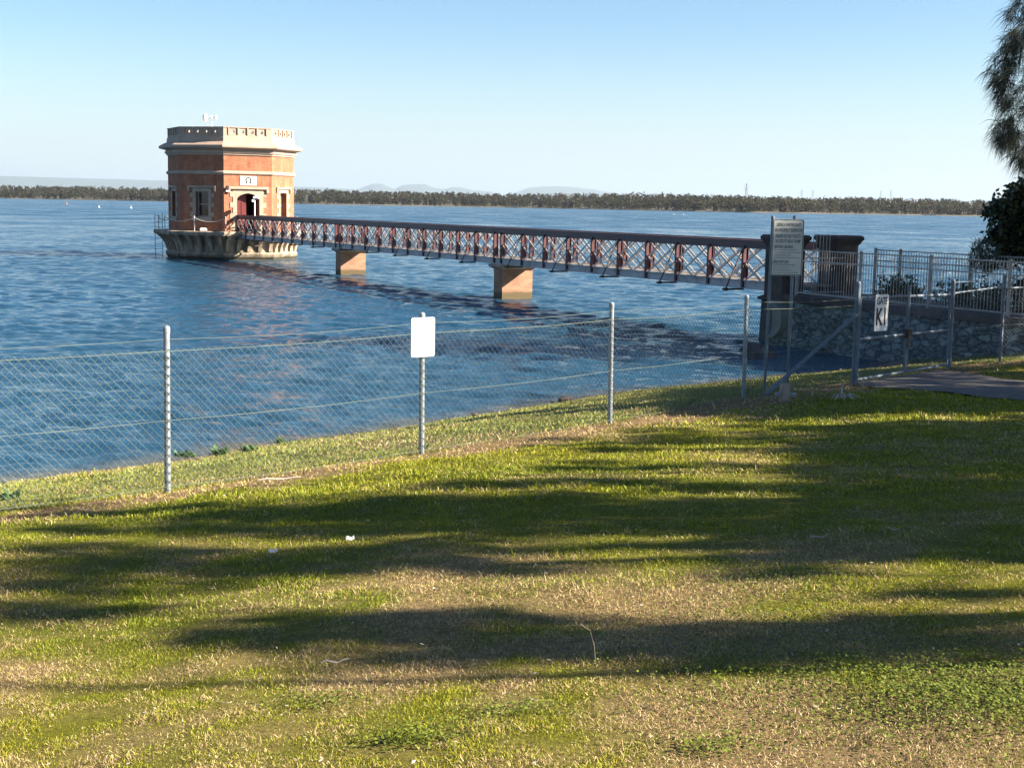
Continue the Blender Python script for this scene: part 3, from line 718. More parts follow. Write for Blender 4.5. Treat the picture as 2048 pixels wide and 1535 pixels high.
# bearing beams
# piers
def pier(d, label):
    p = B(d, 0, 0); root = thing("bridge_pier", p, label, "bridge pier", "brick piers under the footbridge")
    t = MB(); t.box(B(d, 0, (-2.6+1.36)/2), U, VV, ZZ, .86, 1.56, 3.96)
    t.build("shaft", PIERB, root)
    t = MB()
    def fr(d_, z): return [B(d-d_[0], -d_[1], z), B(d+d_[0], -d_[1], z), B(d+d_[0], d_[1], z), B(d-d_[0], d_[1], z)]
    # U x VV is downwards so order keeps faces outward
    a, b_, c_, e_ = (.46, .82), (.62, .98), (.62, .98), (.5, .86)
    for (x0, z0), (x1, z1) in (((a), 1.36), ((.52, .88), 1.42)), (((.52, .88), 1.42), ((.62, .98), 1.47)), (((.62, .98), 1.47), ((.62, .98), 1.56)), (((.62, .98), 1.56), ((.5, .86), 1.585)):
        v = fr(x0, z0)[::-1]+fr(x1, z1)[::-1]; t.hexa(v)
    t.build("cap", WEATHER, root)
pier(.17*BAY, "brick pier under the middle of the footbridge, the nearer and bigger of two")
pier(10.52*BAY, "brick pier under the footbridge nearer the octagonal tower")

# camera pole by the door
pp = B(20.1*BAY, .1, DECKZ)
cp = thing("instrument_pole", pp, "thin white pole with a boxy white head in front of the red door", "pole")
t = MB(); t.tube([pp-ZZ*.02, pp+ZZ*2.55], .045, 8); t.build("pole", WHITE, cp)
t = MB(); t.box(pp+ZZ*2.62+VV*.08, (VV+ZZ*.35).normalized(), U, (ZZ-VV*.35).normalized(), .34, .24, .24); t.box(pp+ZZ*2.40-VV*.1, VV, U, ZZ, .22, .2, .16); hd = t.build("head_box", WHITE, cp)
t = MB(); t.box(pp+ZZ*2.55+VV*.1-U*.17, VV, U, ZZ, .16, .05, .12); t.build("lens", BLACK, hd)

# ------------------------------------------------------------------ pillars
def taper(mb, c, rows):   # rows of (half u, half v, z)
    for (u0_, v0_, z0), (u1_, v1_, z1) in zip(rows[:-1], rows[1:]):
        def q(a, b_, z): return [c-U*a-VV*b_+ZZ*z, c-U*a+VV*b_+ZZ*z, c+U*a+VV*b_+ZZ*z, c+U*a-VV*b_+ZZ*z]
        mb.hexa(q(u0_, v0_, z0)+q(u1_, v1_, z1))
PCEN = -20.8; PL = 1.09
for sd, lab in ((-1, "dark stone gate pillar behind the notice board at the bridge end"), (1, "stone gate pillar with a moulded cap beside the hooped gate")):
    c_ = B(PCEN, sd*PL, 0); root = thing("gate_pillar", c_, lab, "pillar", "stone pillars at the bridge entrance")
    t = MB(); taper(t, c_, [(.45, .45, 1.5), (.45, .45, 3.12)]); t.build("shaft", DARKST, root)
    for s2 in (-1, 1):
        pass
    t = MB(); taper(t, c_, [(.453, .453, 3.12), (.47, .47, 3.17), (.50, .50, 3.20), (.54, .54, 3.29), (.58, .58, 3.33), (.58, .58, 3.41), (.52, .52, 3.47)]); t.build("cap", DARKST, root)
    t = MB(); taper(t, c_, [(.5, .5, 1.34), (.6, .6, 1.38), (.6, .6, 1.45), (.46, .46, 1.52)]); t.build("base_moulding", DARKST, root)
    t = MB(); taper(t, c_, [(.56, .56, -1.4), (.50, .50, 1.34)]); t.build("footing", DARKST, root)
    t = MB(); t.box(c_-U*.452+ZZ*2.35, VV, U, ZZ, .5, .03, 1.25); t.build("panel", DARKST, root)

# ------------------------------------------------------------------ causeway: rubble wall, coping, top
DW0, DW1 = -21.2, -36.0
LATL, LATR = -1.45, 1.95
def rubble_col(seed):
    return
nu, nv = 150, 22
V = []; 
ru = np.linspace(DW0, DW1, nu); rv = np.linspace(-1.3, 1.42, nv)
for d in ru:
    for z in rv:
        k = fbm(np.array([d]), np.array([z]), 1.7, 2, 3)[0]-.5; k2 = fbm(np.array([d]), np.array([z]), 4.5, 4, 2)[0]-.5
        V.append(B(d, LATL-.10-(1.42-z)*.25-k*.30-k2*.14, z))
org = B(-27, LATL, 0); sw = thing("sea_wall", org, "rubble stone sea wall carrying the fenced causeway to the footbridge", "wall")
fc = [(i*nv+j, (i+1)*nv+j, (i+1)*nv+j+1, i*nv+j+1) for i in range(nu-1) for j in range(nv-1)]
RUB, nt, b = new_mat("rubble_stone"); L = nt.links.new
tc = N(nt, "ShaderNodeTexCoord"); mp = N(nt, "ShaderNodeMapping"); mp.inputs["Scale"].default_value = (1.6, 1.6, 3.4); L(tc.outputs["Object"], mp.inputs[0])
nz0 = N(nt, "ShaderNodeTexNoise", Scale=2.5, Detail=3); L(mp.outputs[0], nz0.inputs["Vector"])
mxv = N(nt, "ShaderNodeMix", data_type='RGBA'); mxv.inputs[0].default_value = .42; L(mp.outputs[0], mxv.inputs[6]); L(nz0.outputs["Color"], mxv.inputs[7])
vo = N(nt, "ShaderNodeTexVoronoi", feature='DISTANCE_TO_EDGE', Scale=2.7); L(mxv.outputs[2], vo.inputs["Vector"])
vc = N(nt, "ShaderNodeTexVoronoi", Scale=2.7); L(mxv.outputs[2], vc.inputs["Vector"])
nz1 = N(nt, "ShaderNodeTexNoise", Scale=6, Detail=7, Roughness=.7); L(tc.outputs["Object"], nz1.inputs["Vector"])
sepc = N(nt, "ShaderNodeSeparateColor"); L(vc.outputs["Color"], sepc.inputs[0])
ad = N(nt, "ShaderNodeMath", operation='MULTIPLY_ADD'); L(sepc.outputs[0], ad.inputs[0]); ad.inputs[1].default_value = .35; L(nz1.outputs[0], ad.inputs[2])
cs = ramp(nt, ad.outputs[0], [(.4, (.05, .06, .057)), (.7, (.125, .148, .140)), (.95, (.22, .255, .24))])
cj = ramp(nt, vo.outputs["Distance"], [(.0, (.35, .35, .35)), (.12, (1, 1, 1))])
mx = N(nt, "ShaderNodeMix", data_type='RGBA', blend_type='MULTIPLY'); mx.inputs[0].default_value = 1; L(cs, mx.inputs[6]); L(cj, mx.inputs[7]); L(mx.outputs[2], b.inputs["Base Color"])
bp = N(nt, "ShaderNodeBump", Strength=1, Distance=.07); L(cj, bp.inputs["Height"])
bp2 = N(nt, "ShaderNodeBump", Strength=.7, Distance=.05); L(nz1.outputs[0], bp2.inputs["Height"]); L(bp.outputs[0], bp2.inputs["Normal"]); L(bp2.outputs[0], b.inputs["Normal"]); b.inputs["Roughness"].default_value = .9
link_mesh("rubble_face", fast_mesh("rubble_face", [p-org for p in V], fc, smooth=True), RUB, sw)
t = MB(); t.box(B((DW0+DW1)/2, LATL+.06, 1.50), U, VV, ZZ, DW0-DW1, .62, .2); t.build("coping", DARKST, sw)
t = MB(); t.box(B((DW0+DW1)/2-.2, LATR, .1), U, VV, ZZ, DW0-DW1, .4, 2.9); t.build("far_face", DARKST, sw)
t = MB(); t.box(B(DW0+.55, 0, .1), U, VV, ZZ, .5, 3.0, 3.0); t.build("end_face", DARKST, sw)
# rendered curved buttress between pillar and rubble
t = MB(); pr = []
for i in range(15):
    a = R(-78+156*i/14); pr.append((.62*math.cos(a), .82+.62*math.sin(a)))
inner = [(x*.45-.05, .82+(z-.82)*.98) for x, z in pr]
t.prism(pr+inner[::-1], lambda x, z, o: B(DW0-.05-x*1.15, LATL-.5+o, z), -.12, .45)
t.build("curved_buttress", mat("grey_render", (.17, .18, .165), .9, (.11, .12, .11), 2, bump=.3), sw)
cw_ = MB(); cw_.box(B((DW0+DW1)/2+.3, (LATL+LATR)/2+.1, 1.46), U, VV, ZZ, DW0-DW1+2, LATR-LATL-.45, .2)
cwo = cw_.build("causeway_path", PATHM); tag(cwo, kind="structure"); 

# ------------------------------------------------------------------ picket fences on the causeway
def picket_fence(lat, dposts, zb, label, group, ztop=1.40, ext=None):
    root = thing("picket_fence", B(dposts[0], lat, zb), label, "fence", group)
    for d in dposts:
        t = MB(); t.tube([B(d, lat, zb-.15), B(d, lat, zb+ztop+.04)], .052, 10); t.tube([B(d, lat, zb+ztop+.04), B(d, lat, zb+ztop+.07)], [.062, .03], 10); t.build("post", PICKET, root)
    for a, b_ in zip(dposts[:-1], dposts[1:]):
        t = MB(); mid = (a+b_)/2; Lm = abs(a-b_)-.1
        for z in (.06, ztop-.34, ztop): t.box(B(mid, lat, zb+z), U, VV, ZZ, Lm, .032, .038)
        nP = int(round(Lm/.115))
        for i in range(1, nP):
            d = a+(b_-a)*i/nP; t.tube([B(d, lat, zb+.06), B(d, lat, zb+ztop)], .0095, 6)
        t.build("picket_panel", PICKET, root)
picket_fence(LATL+.1, [-21.75, -24.7, -27.57, -30.45, -33.35, -36.2], 1.62, "pale metal picket fence on the edge of the rubble wall", "picket fences along the causeway")
picket_fence(LATR-.1, [-21.75, -22.9, -25.9, -28.9, -31.9, -34.9], 1.62, "pale metal picket fence on the far side of the causeway", "picket fences along the causeway")
# hooped gate
hg = thing("hooped_gate", B(-21.5, 0, 1.56), "tall narrow gate of hoop topped bars between the two stone pillars", "gate")
t = MB(); z1 = 3.42
for i in range(3):
    l0 = -.58+i*.27; l1 = l0+.13; dd = -21.55
    t.tube([B(dd, l0, 1.6), B(dd, l0, z1)]+[B(dd, (l0+l1)/2-.065*math.cos(q*math.pi/8), z1+.075*math.sin(q*math.pi/8)) for q in range(1, 8)]+[B(dd, l1, z1), B(dd, l1, 1.6)], .012, 6)
t.build("hooped_bars", PICKET, hg)
for z in (1.66, 2.55, 2.75): t = MB(); t.box(B(-21.55, 0, z), VV, U, ZZ, 1.34, .03, .04); t.build("cross_bar", PICKET, hg)
# ------------------------------------------------------------------ chain-link fence
POSTH = 1.56; MESHH = 1.37; PITCHM = .085
def chain_mesh(mb, a, b_, h, lift=.03, off=Vector((0, 0, 0)), r=.0021, barbs=True):
    r = r*1.22
    a = Vector(a)+off; b_ = Vector(b_)+off; dl = Vector((b_.x-a.x, b_.y-a.y, 0)); Ln = dl.length; nW = int(round(Ln/PITCHM)); step = Ln/nW
    nr = int(round(h/(PITCHM/2)))
    dirv = dl.normalized(); nrm = Vector((-dirv.y, dirv.x, 0))
    def pt(s, z):
        t = min(max(s/Ln, 0), 1); g = a.lerp(b_, t); sag = -.012*math.sin(math.pi*t)
        return Vector((g.x, g.y, g.z+lift+z+sag*(z/h)))
    for i in range(nW+1):
        pts = []
        for j in range(nr+1):
            s = i*step+(step/2 if (j % 2) else 0)*(1)
            if s > Ln: s = 2*Ln-s
            z = h*j/nr; w = nrm*(.003 if j % 2 else -.003)
            pts.append(pt(s, z)+w)
        e = Vector((0, 0, 1))
        b0 = len(mb.v)
        for p in pts:
            for k in range(3):
                t_ = 2*math.pi*k/3; mb.v.append(p+(dirv*math.cos(t_)+nrm*math.sin(t_))*r)
        for j in range(nr):
            for k in range(3):
                k2 = (k+1) % 3; mb.f.append((b0+j*3+k, b0+j*3+k2, b0+j*3+3+k2, b0+j*3+3+k))
        # second family so that diamonds close
        pts = []
        for j in range(nr+1):
            s = i*step-(step/2 if (j % 2) else 0)
            if s < 0: s = -s
            pts.append(pt(s, h*j/nr)+nrm*(.003 if not j % 2 else -.003))
        b0 = len(mb.v)
        for p in pts:
            for k in range(3):
                t_ = 2*math.pi*k/3; mb.v.append(p+(dirv*math.cos(t_)+nrm*math.sin(t_))*r)
        for j in range(nr):
            for k in range(3):
                k2 = (k+1) % 3; mb.f.append((b0+j*3+k, b0+j*3+k2, b0+j*3+3+k2, b0+j*3+3+k))
    return pt
def strand(mb, P, r=.0022, sag=.0):
    out = []
    for p, q in zip(P[:-1], P[1:]):
        for i in range(6): out.append(Vector(p).lerp(Vector(q), i/6)-ZZ*sag*math.sin(math.pi*i/6))
    out.append(Vector(P[-1])); mb.tube(out, r, 5)
step = FB[0]-FB[1]
fp = [Vector((FB[0].x-2.26*2, FB[0].y-2.2*2, 0)), Vector((FB[0].x-2.26, FB[0].y-2.2, 0))]
for p in fp: p.z = gz(p.x, p.y)+.0
LINE = fp+FB[:5]
fence = thing("chain_link_fence", (FB[1].x, FB[1].y, FB[1].z), "green chain link fence on grey pipe posts between lawn and lake", "fence")
NEARS = Vector((.035, -.02, 0))*1.1      # the netting hangs on the lawn side of the posts
tops = [655, 628, 607, 592]
for i, p in enumerate(LINE[:-1]):
    h = POSTH; lean = Vector((0, 0, 0))
    if i >= 2: tp = at(FENCE_PX[i-2][0]+(0, 0, 1, 5)[i-2], tops[i-2], p.y); h = tp.z-p.z; lean = Vector((tp.x-p.x, 0, 0))*.55
    t = MB(); t.tube([p-ZZ*.15, p+lean+ZZ*h], .031, 12); po = t.build("post", GALV, fence)
    c_ = MB(); c_.tube([p+lean+ZZ*(h-.05), p+lean+ZZ*(h-.004), p+lean+ZZ*(h+.012), p+lean+ZZ*(h+.022)], [.035, .035, .028, .01], 12); c_.build("cap", GALV, po)
for a, b_ in zip(LINE[:-1], LINE[1:]):
    t = MB(); chain_mesh(t, a, b_, MESHH, off=NEARS); t.build("mesh_panel", WIRE, fence)
ends_ = LINE
t = MB(); strand(t, [p+NEARS*.3+ZZ*(POSTH-.07) for p in LINE], .0019, sag=.03); t.build("top_strand", STRAND, fence)
t = MB(); strand(t, [p+NEARS+ZZ*(MESHH+.01) for p in LINE], .0024, .02); strand(t, [p+NEARS+ZZ*(MESHH*.52) for p in LINE], .0022, .02); strand(t, [p+NEARS+ZZ*.07 for p in LINE], .0019, .025); t.build("line_wire", STRAND, fence)
# end post + brace of the gate bay
gp1 = FB[4]; tp1 = at(1703+8, 566, gp1.y); hgp = tp1.z-gp1.z
t = MB(); t.tube([gp1-ZZ*.15, gp1+ZZ*hgp], .048, 12); po = t.build("gate_post", GALVD, fence); c_ = MB(); c_.tube([gp1+ZZ*(hgp-.02), gp1+ZZ*(hgp+.03)], [.052, .03], 12); c_.build("cap", GALVD, po)
bf = FB[3].lerp(FB[4], .17); t = MB(); t.tube([Vector((bf.x, bf.y, gz(bf.x, bf.y)+.02)), gp1+ZZ*1.22], .034, 10); t.build("brace", GALVD, fence)
# gate
gp2 = G2; hg2 = at(1899, 561, gp2.y).z-gp2.z
gate = thing("double_gate", gp1.lerp(gp2, .5), "pair of chain link gate leaves with grey pipe frames across the path", "gate")
gd = (gp2-gp1); gdn = gd.normalized()
for side, (a_, b_) in enumerate(((.025, .49), (.505, .975))):
    A_, B_ = gp1.lerp(gp2, a_), gp1.lerp(gp2, b_); t = MB(); zt = 1.50
    leaf = None
    for p in (A_, B_): t.tube([p+ZZ*.05, p+ZZ*(zt+(.20 if p is (B_ if side == 0 else A_) else .0))], .026, 8)
    for z in (.07, .78, zt): t.tube([A_+ZZ*z, B_+ZZ*z], .024, 8)
    lf = t.build("gate_leaf", GALVD, gate)
    t = MB(); chain_mesh(t, A_, B_, 1.43, lift=.06, r=.0017); t.build("mesh_panel", GALVD, lf)
t = MB(); cm = gp1.lerp(gp2, .4975); t.box(cm+ZZ*.80, gdn, gdn.cross(ZZ), ZZ, .22, .12, .16); t.box(cm+ZZ*.62, gdn, gdn.cross(ZZ), ZZ, .1, .07, .2)
t.tube([cm+ZZ*.8-gdn*.2, cm+ZZ*.72, cm+ZZ*.8+gdn*.2], .02, 6); t.build("latch_chain", RUST, gate)
# fence that goes on behind the gate
f2 = thing("chain_link_fence", gp2, "stretch of chain link fence to the right of the gate", "fence")
L2 = [gp2, G3, Vector((13.2, 30.4, 0)), Vector((16.6, 31.0, 0))]
for p in L2[2:]: p.z = gz(p.x, p.y)
for i, p in enumerate(L2):
    h = hg2 if i == 0 else (at(2003, 552, p.y).z-p.z if i == 1 else 1.8); t = MB(); t.tube([p-ZZ*.15, p+ZZ*h], .048 if i == 0 else .03, 10); po = t.build("gate_post" if i == 0 else "post", GALVD, f2)
    c_ = MB(); c_.tube([p+ZZ*(h-.02), p+ZZ*(h+.03)], [.05, .03], 10); c_.build("cap", GALVD, po)
for a, b_ in zip(L2[:-1], L2[1:]):
    t = MB(); chain_mesh(t, a, b_, 1.5, r=.0018); t.build("mesh_panel", GALVD, f2)
    t = MB(); t.tube([a+ZZ*1.52, b_+ZZ*1.56], .02, 8); t.build("top_pipe", GALVD, f2)
t = MB(); strand(t, [p+ZZ*1.74 for p in L2], .004, .01); strand(t, [p+ZZ*.75 for p in L2], .003, .01); t.build("line_wire", GALVD, f2)

# ------------------------------------------------------------------ signs
def rounded(w, h, r, n=5):
    pts = []
    for cx_, cy_, a0 in ((w/2-r, h/2-r, 0), (-w/2+r, h/2-r, 90), (-w/2+r, -h/2+r, 180), (w/2-r, -h/2+r, 270)):
        for i in range(n+1):
            t = R(a0+90*i/n); pts.append((cx_+r*math.cos(t), cy_+r*math.sin(t)))
    return pts
def plate(mb, c, ax, az, nrm, w, h, r, th):
    pts = rounded(w, h, r); mb.prism(pts, lambda a, z, o: Vector(c)+Vector(ax)*a+Vector(az)*z+Vector(nrm)*o, -th/2, th/2)
fdir = (FB[2]-FB[0]); fdir.z = 0; fdir.normalize(); fn_ = Vector((fdir.y, -fdir.x, 0))      # towards the lawn
sd_ = (fdir*.90+Vector((1, 0, 0))*.28).normalized(); sn = Vector((sd_.y, -sd_.x, 0))
c_ = at(846, 674, FB[1].y-.06)
ws_ = thing("blank_sign", c_, "small blank white metal sign strapped to the fence post nearest mid-lawn", "sign")
t = MB(); plate(t, c_, sd_, ZZ, sn, .305, .435, .022, .004); t.build("board", WHITE, ws_)
t = MB()
for z in (.185, -.185): t.tube([c_+ZZ*z+sn*.001, c_+ZZ*z+sn*.008], .007, 8)
t.tube([c_+ZZ*-.10-sd_*.09+sn*.001, c_+ZZ*-.10-sd_*.09+sn*.004], .005, 6); t.build("bolt", GALVD, ws_)
t = MB(); 
for z in (.185, -.185): t.box(c_+ZZ*z-sn*.05, sd_, sn, ZZ, .09, .085, .02)
t.build("bracket", GALVD, ws_)
# gate sign
gn = Vector((gdn.y, -gdn.x, 0)).normalized(); gl_ = Vector((gdn.x, gdn.y, 0)).normalized()
dS = None
for k in range(200):
    q = gp1.lerp(gp2, k/200)
    if dS is None and (q.x/q.y) > (1755-1024)/F*.992: dS = q
gl_ = (gl_*.78+Vector((.36, 0, 0))).normalized(); gn = Vector((gl_.y, -gl_.x, 0)); c_ = at(1755, 624.5, dS.y)+gn*.085
gs = thing("gate_sign", c_, "narrow white sign lettered GATE K1 hung on the gate leaf", "sign")
t = MB(); plate(t, c_, gl_, ZZ, gn, .375, .65, .03, .006); t.build("board", WHITE, gs)
t = MB(); text_into(t, "GATE", .175, c_+ZZ*.205+gn*.0065, gl_, ZZ, fit=.29, bold=.004); text_into(t, "K1", .42, c_-ZZ*.085+gn*.0065, gl_, ZZ, fit=.27, bold=.012); t.build("lettering", LETTER, gs)
# notice board
DN = 22.7
tl, tr_ = at(1545, 438.5, DN), at(1610, 440, DN); bl = at(1540, 551, DN); br2 = at(1604, 549.5, DN)
wB = .52; hB = (tl.z-bl.z); cB = (tl+tr_+bl+br2)/4
nb = thing("notice_board", (cB.x, cB.y, gz(cB.x, cB.y)), "tall grey notice board on two steel posts, lettered USING A WATERCRAFT", "sign")
axn = Vector((1, .12, 0)).normalized(); nrm = Vector((axn.y, -axn.x, 0)); azn = Vector((.012, 0, 1)).normalized()
t = MB(); plate(t, cB, axn, azn, nrm, wB, hB, .035, .006); bd = t.build("board", BOARDG, nb)
t = MB(); po_ = rounded(wB-.012, hB-.012, .032); pi_ = rounded(wB-.034, hB-.034, .024); n = len(po_)
fnb = lambda a, z, o: cB+axn*a+azn*z+nrm*o
t.add([fnb(a, z, .0045) for a, z in po_]+[fnb(a, z, .0045) for a, z in pi_], [(i, (i+1) % n, n+(i+1) % n, n+i) for i in range(n)]); t.build("border", LETTER, bd)
t = MB(); q = lambda x, z: fnb(x, z, .0048)
hh2 = hB/2
for s_, z, wd, al, x in (("USING A WATERCRAFT", .80, .40, 'CENTER', .005), ("ON PROSPECT RESERVOIR", .61, .46, 'CENTER', .005), ("PLEASE DO NOT BLOCK", .40, .42, 'CENTER', .005), ("ACCESS TO BOAT RAMP", .22, .42, 'CENTER', .005),
                         ("BEFORE LEAVING:", .02, .31, 'LEFT', -wB/2+.045), ("UPON RETURN:", -.52, .26, 'LEFT', -wB/2+.035)):
    t = MB(); text_into(t, s_, .074, q(x, z*hh2), axn, azn, al, fit=wd, bold=.0008); t.build("lettering", LETTER, bd)
rl = random.Random(5); FADED = mat("faded_print", (.22, .23, .225), .6)
for z in (-.09, -.18, -.27, -.36, -.62, -.71, -.80, -.89):
    x = -wB/2+.045; xe = rl.uniform(.02, wB/2-.04) if z not in (-.18, -.36) else wB/2-.05; t = MB()
    while x < xe:
        w = rl.uniform(.012, .035); t.add([q(x, z*hh2-.007), q(x+w, z*hh2-.007), q(x+w, z*hh2+.007), q(x, z*hh2+.007)], [(0, 1, 2, 3)]); x += w+.010
    t.build("small_print", FADED, bd)
for ptop, pb in (((1548, 434), (1531, 772)), ((1592, 434), (1576, 783))):
    tp = at(ptop[0], ptop[1], DN)-nrm*.055; bt_ = at(pb[0], pb[1], DN-.0)-nrm*.055; bt_.z = gz(bt_.x, bt_.y)-.1; 
    t = MB(); t.tube([bt_, tp], .026, 10); po = t.build("post", GALVD, nb); c2 = MB(); c2.tube([tp-ZZ*.03, tp+ZZ*.01, tp+ZZ*.025], [.031, .031, .012], 10); c2.build("cap", GALVD, po)

# ------------------------------------------------------------------ small things on the ground
sp_ = ground_hit(1568, 803)
st_ = thing("timber_stub", sp_, "short weathered timber stub at the foot of the notice board", "timber stub")
t = MB(); t.box(sp_+ZZ*.10, Vector((.9, .4, 0)).normalized(), Vector((-.4, .9, 0)).normalized(), (Vector((.05, 0, 1))).normalized(), .12, .10, .34); t.build("stub", OLDWOOD, st_)
t = MB(); t.zbox(sp_+Vector((-.10, -.03, .12)), .07, .06, .04); t.zbox(sp_+Vector((.13, .0, .11)), .08, .06, .05); t.build("stone_chip", GALV, st_)
dp = ground_hit(1683, 803)
df = thing("dead_frond", dp, "fan of dead grey palm leaf lying on the shaded grass by the gate", "dead leaf")
t = MB(); rf = random.Random(3)
for i in range(34):
    a = R(-12+204*i/33)+rf.uniform(-.05, .05); Lh = rf.uniform(.26, .38); r_o = Vector((math.cos(a), -.45*abs(math.sin(a))-.1, 0)); 
    tip = dp+Vector((0, 0, .07))+Vector((math.cos(a)*Lh, -math.sin(a)*Lh*.6, rf.uniform(-.09, .02))); mid = dp+Vector((math.cos(a)*Lh*.5, -math.sin(a)*Lh*.3, .10+rf.uniform(0, .03))); s_ = Vector((-math.sin(a), math.cos(a)*.6, .2))*.013
    c0 = dp+Vector((0, .02, .11))
    t.add([c0-s_*.4, c0+s_*.4, mid+s_, mid-s_, tip], [(0, 1, 2, 3), (3, 2, 4)])
t.build("leaf_blades", DRYLEAF, df)
t = MB(); t.tube([dp+Vector((-.02, -.08, .08)), dp+Vector((0, .0, .16)), dp+Vector((.02, .06, .27))], [.014, .012, .008], 6); t.build("stalk", DRYLEAF, df)
def litter(px, py, L_, w, m_, label, name="litter", cat="litter", ang=.3):
    p = ground_hit(px, py); t = MB(); p.z = tz1(p.x, p.y)
    d = Vector((math.cos(ang), math.sin(ang), .04)); s_ = Vector((-math.sin(ang), math.cos(ang), 0))
    n = 7; vs = []
    for i in range(n):
        x = (i/(n-1)-.5)*L_; wob = .004*math.sin(i*1.3)
        vs += [p+d*x+s_*(-w/2)+ZZ*(.035+wob), p+d*x+s_*(w/2)+ZZ*(.05+wob*1.5), p+d*x+s_*(w/2)+ZZ*(.045+wob), p+d*x-s_*w/2+ZZ*(.03+wob)]
    fs = []
    for i in range(n-1):
        for k in range(4): fs.append((i*4+k, i*4+(k+1) % 4, i*4+4+(k+1) % 4, i*4+4+k))
    fs += [(0, 1, 2, 3), (4*n-1, 4*n-2, 4*n-3, 4*n-4)]
    t.add(vs, fs); o = t.build(name, m_, org=p); tag(o, label, cat)
litter(700, 1075, .06, .024, LITTER, "scrap of white paper lying on the shaded lawn", ang=.25)
litter(546, 1104, .07, .02, mat("grey_scrap", (.5, .48, .45), .7), "small grey curled scrap on the lawn near the white paper", ang=.9)
def stick(px, py, L_, ang, r, label):
    p = ground_hit(px, py); d = Vector((math.cos(ang), math.sin(ang), 0)); pts = []
    for i in range(6):
        q = p+d*(i/5-.5)*L_; pts.append(Vector((q.x, q.y, tz1(q.x, q.y)+.03+.008*math.sin(i*1.7))))
    t = MB(); t.tube(pts, [r, r*1.1, r, r*.9, r*.8, r*.5], 6); tag(t.build("stick", DRYLEAF, org=p), label, "stick")
stick(560, 968, .42, .35, .009, "long pale dry stick lying by the fence beside the left post")
stick(1640, 1078, .15, .3, .004, "thin pale twig lying in the tree shade on the lawn")
stick(1785, 1068, .10, -.7, .004, "short pale twig lying right of the longer one")
stick(670, 1322, .13, .2, .004, "short dry twig on the sunlit front lawn")
# shore rock
rp = onz(1132, 803, .05)
def rock(p, s, label):
    t = MB(); n = 9; rr_ = random.Random(int(p.x*100)); pts = []
    rings = [(-.5, .7), (0, 1), (.45, .75), (.75, .3)]
    b0 = len(t.v)
    for z, q in rings:
        for k in range(n):
            a = 2*math.pi*k/n; j = rr_.uniform(.75, 1.15); t.v.append(p+Vector((math.cos(a)*q*s*j, math.sin(a)*q*s*.8*j, z*s*.7)))
    for i in range(3):
        for k in range(n): t.f.append((i*n+k, i*n+(k+1) % n, i*n+n+(k+1) % n, i*n+n+k))
    t.f.append(tuple(3*n+k for k in range(n)))
    tag(t.build("rock", DARKST, org=p), label, "rock", "rocks at the water's edge")
rock(rp, .24, "dark rounded rock at the water's edge right of the blank sign")
rock(onz(1505, 702, .0), .5, "dark flat rock in the water in front of the left stone pillar"); rock(onz(1520, 716, .0), .55, "dark rock in the water nearer the bank by the stone pillar")
rock(onz(950, 831, .05), .12, "smaller dark rock at the water's edge, nearest the blank sign")

# weeds behind the fence
WEEDM = attr_mat("weed_leaf", transl=.3)
def weed(px, py, s, n, label, m_=WEEDM):
    p = ground_hit(px, py); p.z = tz1(p.x, p.y); rw = np.random.default_rng(int(px)); V = []; Fq = []; cl = []
    for i in range(n):
        a = rw.uniform(0, 6.28); e = rw.uniform(.2, 1.3); L_ = s*rw.uniform(.6, 1.2); w = L_*.16
        d = np.array([math.cos(a)*math.cos(e), math.sin(a)*math.cos(e), math.sin(e)]); sd2 = np.array([-math.sin(a), math.cos(a), 0])
        o = np.array([rw.normal(0, s*.35), rw.normal(0, s*.2), .0]); tip = o+d*L_-np.array([0, 0, L_*.2]); mid = o+d*L_*.55
        b0 = len(V); V += [o-sd2*w*.2, o+sd2*w*.2, mid+sd2*w, mid-sd2*w, tip+sd2*w*.1, tip-sd2*w*.1]; Fq += [(b0, b0+1, b0+2, b0+3), (b0+3, b0+2, b0+4, b0+5)]
        c = np.array([.07, .13, .04])*rw.uniform(.7, 1.4); cl += [c]*6
    o = link_mesh("weed", fast_mesh("weed", V, Fq, cl), m_, None, p); tag(o, label, "weed", "weeds along the shore")
weed(372, 916, .20, 40, "low dark leafy weed on the shore just right of the left post")
weed(440, 910, .22, 56, "wide leafy weed in the middle of the shore row")
weed(500, 906, .19, 34, "leafy weed on the shore, third from the left post")
weed(565, 888, .16, 26, "small tufted weed standing highest on the waterside bank")
weed(35, 955, .18, 36, "pale weed at the water's edge by the left side of the lawn")
weed(20, 1000, .16, 30, "dark weed under the netting at the left end of the fence")
weed(845, 905, .10, 26, "reddish dry weed around the foot of the post that bears the blank sign")

